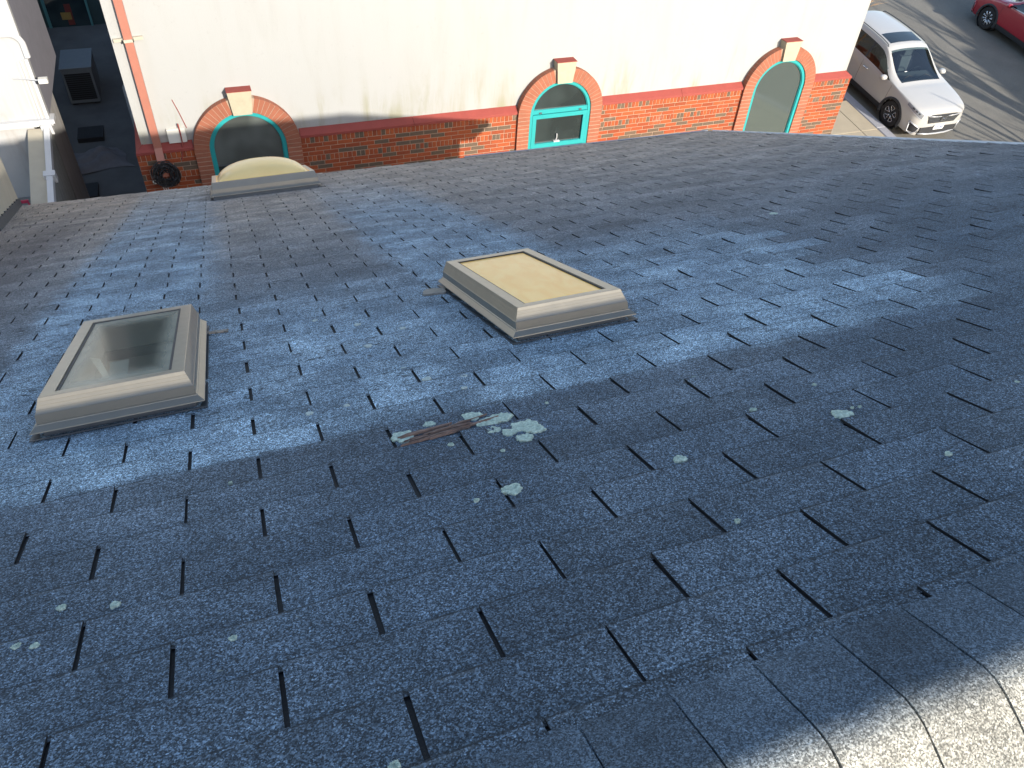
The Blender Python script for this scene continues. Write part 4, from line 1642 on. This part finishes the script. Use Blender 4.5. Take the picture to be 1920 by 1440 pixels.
        m.build('mirror_arm', M['clad'], mir)
        # roof rail and door handles
        m = MB()
        m.tube([surf(7.3 + .18 * k, 5.0) * 1 + Vector((0, .01, .03 if 0 < k < 19 else -.005)) if side < 0 else Vector((1, -1, 1)) * (surf(7.3 + .18 * k, 5.0) + Vector((0, .01, .03 if 0 < k < 19 else -.005))) for k in range(20)] if False else
               [Vector((p_.x, -side * (p_.y + .008), p_.z + (.03 if 0 < k < 19 else -.005))) for k, p_ in ((k, surf(7.3 + .18 * k, 4.95)) for k in range(20))], .013, 6)
        m.build('roof_rail', M['alu_dull'], root, True)
        for ih in (7.9, 9.35):
            m = MB()
            p_ = surf(ih, 2.62)
            m.tube([(p_.x + .09, -side * (p_.y + .004), p_.z), (p_.x + .06, -side * (p_.y + .035), p_.z), (p_.x - .08, -side * (p_.y + .035), p_.z), (p_.x - .11, -side * (p_.y + .004), p_.z)], .015, 6)
            m.build('door_handle', M['chrome'], root, True)
        # door shut lines
        m = MB()
        for ih in (5.35, 8.32, 10.0):
            m.tube([Vector((p_.x, -side * (p_.y + .001), p_.z)) for p_ in (surf(ih + (.0 if j_ < 2.9 else .0), j_) for j_ in (1.0, 1.4, 1.8, 2.2, 2.6, 2.95))], .004, 4)
        m.build('shut_line', M['clad'], root)
    # cabin
    m = MB()
    m.prism([(-.45, -.76, .80), (-.45, .76, .80), (-.45, .74, 1.02), (-.45, -.74, 1.02)], [(-.85, -.76, .80), (-.85, .76, .80), (-.85, .74, 1.07), (-.85, -.74, 1.07)])
    m.box(-3.3, -.4, -.78, .78, .40, .46)
    m.build('dashboard', M['seat'], root)
    m = MB()
    m.tube([(-.98 + .05 * math.cos(k * PI / 8), .36 + .18 * math.sin(k * PI / 8), .98 + .17 * math.cos(k * PI / 8)) for k in range(17)], .014, 6, False)
    m.build('steering_wheel', M['clad'], root)
    for yy_ in (-.37, .37):
        for ax_ in (-1.35, -2.3):
            m = MB()
            m.box(ax_ - .05, ax_ + .48, yy_ - .24, yy_ + .24, .46, .68)
            m.prism([(ax_ - .10, yy_ - .24, .66), (ax_ + .06, yy_ - .24, .66), (ax_ - .10, yy_ - .21, 1.18), (ax_ - .22, yy_ - .21, 1.18)],
                    [(ax_ - .10, yy_ + .24, .66), (ax_ + .06, yy_ + .24, .66), (ax_ - .10, yy_ + .21, 1.18), (ax_ - .22, yy_ + .21, 1.18)])
            m.box(ax_ - .24, ax_ - .13, yy_ - .13, yy_ + .13, 1.20, 1.38)
            m.build('seat', M['seat'], root)
    # grille, badge, plate
    m = MB()
    gp_ = [(-.56, .80), (-.46, .585), (.46, .585), (.56, .80), (.42, .835), (-.42, .835)]
    m.prism([(.90, y, z) for y, z in gp_], [(.952, y * .97, z) for y, z in gp_])
    gr = m.build('grille', M['clad'], root)
    m = MB()
    for zz_, hw in ((.635, .44), (.685, .47), (.735, .49)):
        m.box(.952, .958, -hw, hw, zz_ - .006, zz_ + .006)
    m.build('slat', M['alu_dull'], gr)
    m = MB()
    m.tube([(.955, -.56, .815), (.972, -.30, .795), (.975, -.12, .79)], .014, 6)
    m.build('grille_bar', M['trim'], gr, True)
    m = MB(); m.tube([(.955, .56, .815), (.972, .30, .795), (.975, .12, .79)], .014, 6)
    m.build('grille_bar', M['trim'], gr, True)
    if detail:
        m = MB()       # badge: a rounded frame with an H like mark
        q_ = [(-.075, .655), (.075, .655), (.092, .80), (-.092, .80)]
        m.prism([(.955, y, z) for y, z in q_], [(.972, y, z) for y, z in q_])
        bd = m.build('badge', M['clad'], gr)
        m = MB()
        m.tube([(.975, -.075, .657), (.975, -.092, .798), (.975, .092, .798), (.975, .075, .657), (.975, -.075, .657)], .010, 6)
        m.tube([(.975, -.040, .676), (.975, -.050, .78)], .012, 6); m.tube([(.975, .040, .676), (.975, .050, .78)], .012, 6)
        m.tube([(.975, -.043, .72), (.975, .043, .72)], .010, 6)
        m.build('emblem', M['chrome'], bd)
    m = MB(); m.box(.88, .95, -.62, .62, .25, .47)
    m.build('lower_grille', M['clad'], root)
    m = MB(); m.tube([(.93, -.62, .29), (.965, -.3, .262), (.97, 0, .258), (.965, .3, .262), (.93, .62, .29)], .024, 6)
    m.build('skid_trim', M['trim'], root, True)
    m = MB(); m.box(.95, .966, -.17, .17, .385, .52)
    pl_ = m.build('number_plate', M['plate'], root)
    m = MB()
    for k, yy_ in enumerate((-.11, -.07, -.03, .03, .07, .11)):
        m.box(.966, .9675, yy_ - .013, yy_ + .013, .42, .485)
    m.build('plate_text', M['plate_ink'], pl_)
    # sunroof, wipers, seats seen through nothing: glass is dark
    m = MB()
    for side in (1, -1):
        patch(m, 7.62, 8.55, 5.35, 7, 8, 6, .005, side)
    m.build('sunroof', M['carglass'], root, True)
    m = MB()
    for y0, y1 in ((.55, -.05), (-.05, -.58)):
        m.tube([(-.36, y0 * .9, 1.105), (-.50, (y0 + y1) / 2, 1.175), (-.42, y1, 1.12)], .009, 5)
    m.build('wiper', M['clad'], root)
    m = MB(); m.box(-.62, -.615, -.42, -.34, 1.215, 1.245)
    m.build('sticker', M['plate'], root)
    LOCAL = False
    return root


def car_matrix(x, y, heading):
    """heading in radians about z; car stands on the sloping street"""
    up = Vector((0, -GS, 1)).normalized()
    f = Vector((math.cos(heading), math.sin(heading), 0))
    f = (f - up * f.dot(up)).normalized()
    l = up.cross(f)
    mt = Matrix((f, l, up)).transposed().to_4x4()
    mt.translation = Vector((x, y, gz(y) + .005))
    return mt


build_car('parked_suv', 'white compact SUV with black sunroof parked at the kerb', car_matrix(18.67, 16.24, math.radians(-90.5)), M['paint_white'])
build_car('red_car', 'dark red car parked in the deep shade across the street', car_matrix(26.35, 20.75, math.radians(90)), M['paint_red'], detail=False)

# ------------------------------------------------------------------ alley things
M['teal_dark'] = plain('dark_teal_boards', (.045, .085, .09), .7, var=.2)
M['shop_glass'] = window_glass('shop_glass', (.02, .035, .04))
M['unit_grey'] = plain('grey_enamel', (.22, .25, .27), .5, var=.1)
M['tarp'] = plain('grey_tarpaulin', (.17, .17, .18), .7, var=.25, scale=9, bump=.5, bscale=12)
M['red_panel'] = plain('red_panel', (.20, .045, .04), .6)
M['yellow_panel'] = plain('ochre_panel', (.38, .26, .08), .6)
YE = 25.0
shop = empty('rear_building', (-5, YE + 2, gz(YE + 2)), 'dark teal rear building with a big shop window closing the alley', 'building')
m = MB()
m.box(-10, -1.1, YE, YE + 6, gz(YE) - .3, 0)
m.build('wall', M['teal_dark'], shop)
gzE = gz(YE)
m = MB()
x0, x1 = at_y(100, 55, YE).x, at_y(176, 60, YE).x
zt, zb_ = gzE + 2.6, at_y(150, 60, YE).z
m.box(x0 - .07, x1 + .05, YE - .06, YE - .001, zb_ - .08, zb_); m.box(x0 - .07, x1 + .05, YE - .06, YE - .001, zt, zt + .08)
m.box(x0 - .07, x0, YE - .06, YE - .001, zb_, zt); m.box(x1, x1 + .05, YE - .06, YE - .001, zb_, zt)
wn_ = m.build('shop_window', plain('teal_frame', (.10, .30, .32), .5), shop)
m = MB(); m.box(x0, x1, YE - .03, YE - .001, zb_, zt)
m.build('pane', M['shop_glass'], wn_)
for (pa, pb, mat_) in (((118, 8), (142, 46), 'red_panel'), ((113, 24), (136, 36), 'yellow_panel')):  # signage reflected in the glass, put in as coloured panels
    a, b = at_y(*pa, YE - .04), at_y(*pb, YE - .04)
    m = MB(); m.box(a.x, b.x, YE - (.045 if mat_ == 'red_panel' else .055), YE - .031, b.z, a.z)
    m.build('sign_reflection', M[mat_], wn_)
# condenser cabinet
b0 = CAM + ray(163, 196) * ((gz(21.1) - CAM.z) / ray(163, 196).z)
ac = empty('air_conditioner', (b0.x, b0.y + .4, gz(b0.y)), 'tall grey condenser cabinet standing in the dark alley', 'air conditioner')
ztop = at_y(142, 130, b0.y).z
m = MB()
hwid = .33
g_ = gz(b0.y) + .06
m.box(b0.x - hwid, b0.x + hwid, b0.y, b0.y + 1.15, g_, ztop)
m.build('cabinet', M['unit_grey'], ac)
m = MB()
m.box(b0.x - hwid - .02, b0.x + hwid + .02, b0.y - .02, b0.y + 1.18, ztop, ztop + .035)
m.build('lid', M['unit_grey'], ac)
m = MB(); m.box(b0.x - hwid + .05, b0.x + hwid - .05, b0.y - .012, b0.y - .001, g_ + .08, ztop - .10)
gl = m.build('grille', M['clad'], ac)
for k in range(12):
    zz_ = g_ + .12 + (ztop - g_ - .26) * k / 11
    m = MB(); m.box(b0.x - hwid + .05, b0.x + hwid - .05, b0.y - .02, b0.y - .012, zz_ - .006, zz_ + .006)
    m.build('slat', M['alu_dull'], gl)
for sx in (-.24, .24):
    m = MB(); m.box(b0.x + sx - .06, b0.x + sx + .06, b0.y + .05, b0.y + 1.1, gz(b0.y) - .02, g_ + .001)
    m.build('foot', M['clad'], ac)
# crumpled tarpaulin
tc = CAM + ray(182, 303) * ((gz(18.6) - CAM.z) / ray(182, 303).z)
m = MB()
n = 14
rr = random.Random(9)
tv = []
for j in range(n + 1):
    for i in range(n + 1):
        a, b = i / n * 2 - 1, j / n * 2 - 1
        hgt = .02 + .16 * max(0, 1 - a * a) * max(0, 1 - b * b) * (1 + .5 * math.sin(5 * a + 3 * b) + .3 * math.sin(9 * b - 4 * a))
        tv.append((tc.x + a * .62 * (1 - .25 * b) + .05 * math.sin(4 * b), tc.y + b * .40 + .08 * math.sin(3 * a), gz(tc.y + b * .4) + hgt + rr.uniform(0, .01)))
m.add(tv, [(j * (n + 1) + i, j * (n + 1) + i + 1, (j + 1) * (n + 1) + i + 1, (j + 1) * (n + 1) + i) for j in range(n) for i in range(n)])
tag(m.build('tarpaulin', M['tarp'], None, True), 'crumpled grey tarpaulin lying on the alley floor', 'tarp')
# clutter: a stack of paving pads and pipes on the building's side
for (px_, py_, w_, h_, lab) in ((172, 255, .55, .07, 'flat dark paving pad lying between the tarpaulin and the condenser cabinet'), (158, 345, .45, .10, 'square dark paving pad near the tarpaulin at the alley mouth')):
    r_ = ray(px_, py_)
    q_ = CAM + r_ * ((gz(19.5) - CAM.z) / r_.z)
    m = MB(); m.box(q_.x - w_ / 2, q_.x + w_ / 2, q_.y - .3, q_.y + .3, gz(q_.y) - .12, gz(q_.y) + h_)
    tag(m.build('paving_pad', M['clad']), lab, 'paving pad')
for k, yy_ in enumerate((15.2, 16.4, 19.0)):
    m = MB()
    m.tube([(XL - .19, yy_, gz(yy_) - .05), (XL - .19, yy_, -5.3), (XL - .06, yy_, -5.1), (XL - .06, yy_, .3)], .045, 8)
    m.build('pipe', M['unit_grey'], bld, True)
# plank fence along the yard side of the alley
fx = -4.25
fen = empty('plank_fence', (fx, 21, gz(21)), 'grey vertical plank fence along the far side of the alley', 'fence')
M['fence'] = plain('grey_purple_planks', (.16, .155, .175), .85, var=.2, scale=5, bump=.3)
y = 17.3
while y < 24.8:
    m = MB(); m.box(fx - .012, fx + .012, y + .004, y + .166, gz(y) - .05, gz(y) + 1.95)
    m.build('plank', M['fence'], fen)
    y += .17
for k, yy_ in enumerate((17.3, 19.15, 21.0, 22.9, 24.75)):
    m = MB(); m.box(fx + .012, fx + .11, yy_ - .05, yy_ + .05, gz(yy_) - .05, gz(yy_) + 2.05)
    m.build('post', M['fence'], fen)
for zz_ in (.35, 1.55):
    m = MB()
    m.prism([(fx + .012, 17.3, gz(17.3) + zz_), (fx + .05, 17.3, gz(17.3) + zz_), (fx + .05, 17.3, gz(17.3) + zz_ + .09), (fx + .012, 17.3, gz(17.3) + zz_ + .09)],
            [(fx + .012, 24.75, gz(24.75) + zz_), (fx + .05, 24.75, gz(24.75) + zz_), (fx + .05, 24.75, gz(24.75) + zz_ + .09), (fx + .012, 24.75, gz(24.75) + zz_ + .09)])
    m.build('rail', M['fence'], fen)


# ------------------------------------------------------------------ bare trees
def bark():
    t = NT('bark')
    p = t.pos()
    f = t.noise(t.vm('MULTIPLY', p, (1, 1, .3)), 18, 4, .7)
    t.bump(f, .7, .02)
    return t.set(t.mix(f, (.09, .065, .045), (.24, .18, .125)), .9, 0, .2)


M['bark'] = bark()
M['twig'] = plain('twig_bark', (.40, .25, .13), .85, var=.3, scale=20)


def bare_tree(base, height, r0, seed, label, levels=4, lean=(0, 0), spread=.55, group='bare street trees', mat='bark', first=.28, name='bare_tree'):
    rnd = random.Random(seed)
    t = empty(name, base, label, 'tree', group)
    tr, crn = MB(), MB()
    top = Vector(base) + Vector((lean[0], lean[1], height * .62))

    def limb(p, d, L, r, lv, mb_):
        n = 4
        pts, rad = [p], [r]
        q, dd = p.copy(), d.copy()
        for k in range(n):
            dd = (dd + Vector((rnd.uniform(-.16, .16), rnd.uniform(-.16, .16), rnd.uniform(-.05, .14)))).normalized()
            q = q + dd * (L / n)
            pts.append(q.copy()); rad.append(r * (1 - .62 * (k + 1) / n))
        mb_.tube(pts, rad, 7 if lv == 0 else 5 if lv < 3 else 4, False)
        if lv >= levels: return
        for k in range(3 if lv < 2 else 4):
            f_ = rnd.uniform(first if lv == 0 else .25, 1.0)
            idx = min(n - 1, int(f_ * n))
            s0 = pts[idx].lerp(pts[idx + 1], f_ * n - idx)
            a = rnd.uniform(0, 2 * PI)
            side = Vector((math.cos(a), math.sin(a), rnd.uniform(.15, .9)))
            nd = (dd * (1 - spread) + side.normalized() * spread).normalized()
            limb(s0, nd, L * rnd.uniform(.5, .72), max(.004, rad[idx] * rnd.uniform(.5, .7)), lv + 1, crn)
        limb(pts[-1], (dd + Vector((rnd.uniform(-.3, .3), rnd.uniform(-.3, .3), .1))).normalized(), L * .68, rad[-1], lv + 1, crn)

    limb(Vector(base) - Vector((0, 0, .1)), (top - Vector(base)).normalized(), height * .42, r0, 0, tr)
    tr.build('trunk', M[mat], t, True)
    crn.build('crown', M[mat], t, True)
    return t


bare_tree((25.2, 8.8, gz(8.8)), 11, .24, 4, 'tall bare street tree with a thick trunk beside the sloping street', lean=(.2, .4), levels=3, spread=.40)
bare_tree((26.4, 5.4, gz(5.4)), 12, .26, 8, 'bare street tree with a low fork further down the sloping street', lean=(-.5, .3), levels=3, spread=.40)
bare_tree((24.3, 10.6, gz(10.6)), 10, .20, 15, 'slim young bare tree at the edge of the street', lean=(.1, .2), levels=2, spread=.4)
bare_tree((27.4, 7.6, gz(7.6)), 12, .26, 17, 'bare street tree leaning slightly over the sidewalk across the street', lean=(.6, .2), levels=2, spread=.38)
bare_tree((23.2, 9.0, gz(9.0)), 9, .17, 19, 'bare street tree with a straight slender stem by the kerb', lean=(0, -.2), levels=2, spread=.36)
# shrub whose sunlit twigs show above the corner of the brick building
bare_tree((16.6, 18.9, gz(18.9)), 4.9, .06, 23, 'bare tree with tan twigs in the planting bed behind the brick building', levels=4, spread=.78, group=None, mat='twig', first=.3, lean=(1.2, -.3))
bare_tree((16.95, 17.8, gz(17.8)), .75, .016, 31, 'low dry plant at the end of the concrete sidewalk', levels=3, spread=.8, group=None, mat='twig', first=.1, name='dry_plant')
bare_tree((16.4, 17.7, gz(17.7)), .9, .018, 37, 'bushy dry plant between the brick corner and the kerb', levels=3, spread=.85, group=None, mat='twig', first=.1, name='dry_plant')

# ------------------------------------------------------------------ building across the street whose shadow covers the red car
shp = empty('tall_building', (38, 18, gz(18)), 'tall plain building across the street shading the red car', 'building')
m = MB()
for x0, x1, y0, y1 in ((32.78, 32.62, 19.0, -5.6), (31.75, 31.55, -5.6, -16.0)):
    zb_ = gz(-16) - .5
    m.prism([(x0, y0, zb_), (44, y0, zb_), (44, y1, zb_), (x1, y1, zb_)], [(x0, y0, 1.8), (44, y0, 1.8), (44, y1, 1.8), (x1, y1, 1.8)])
m.build('wall', M['tan_wall'], shp)
m = MB()
m.box(32.9, 44, -15.8, 18.9, 1.802, 1.95)
m.build('roof', M['alu_dull'], shp)
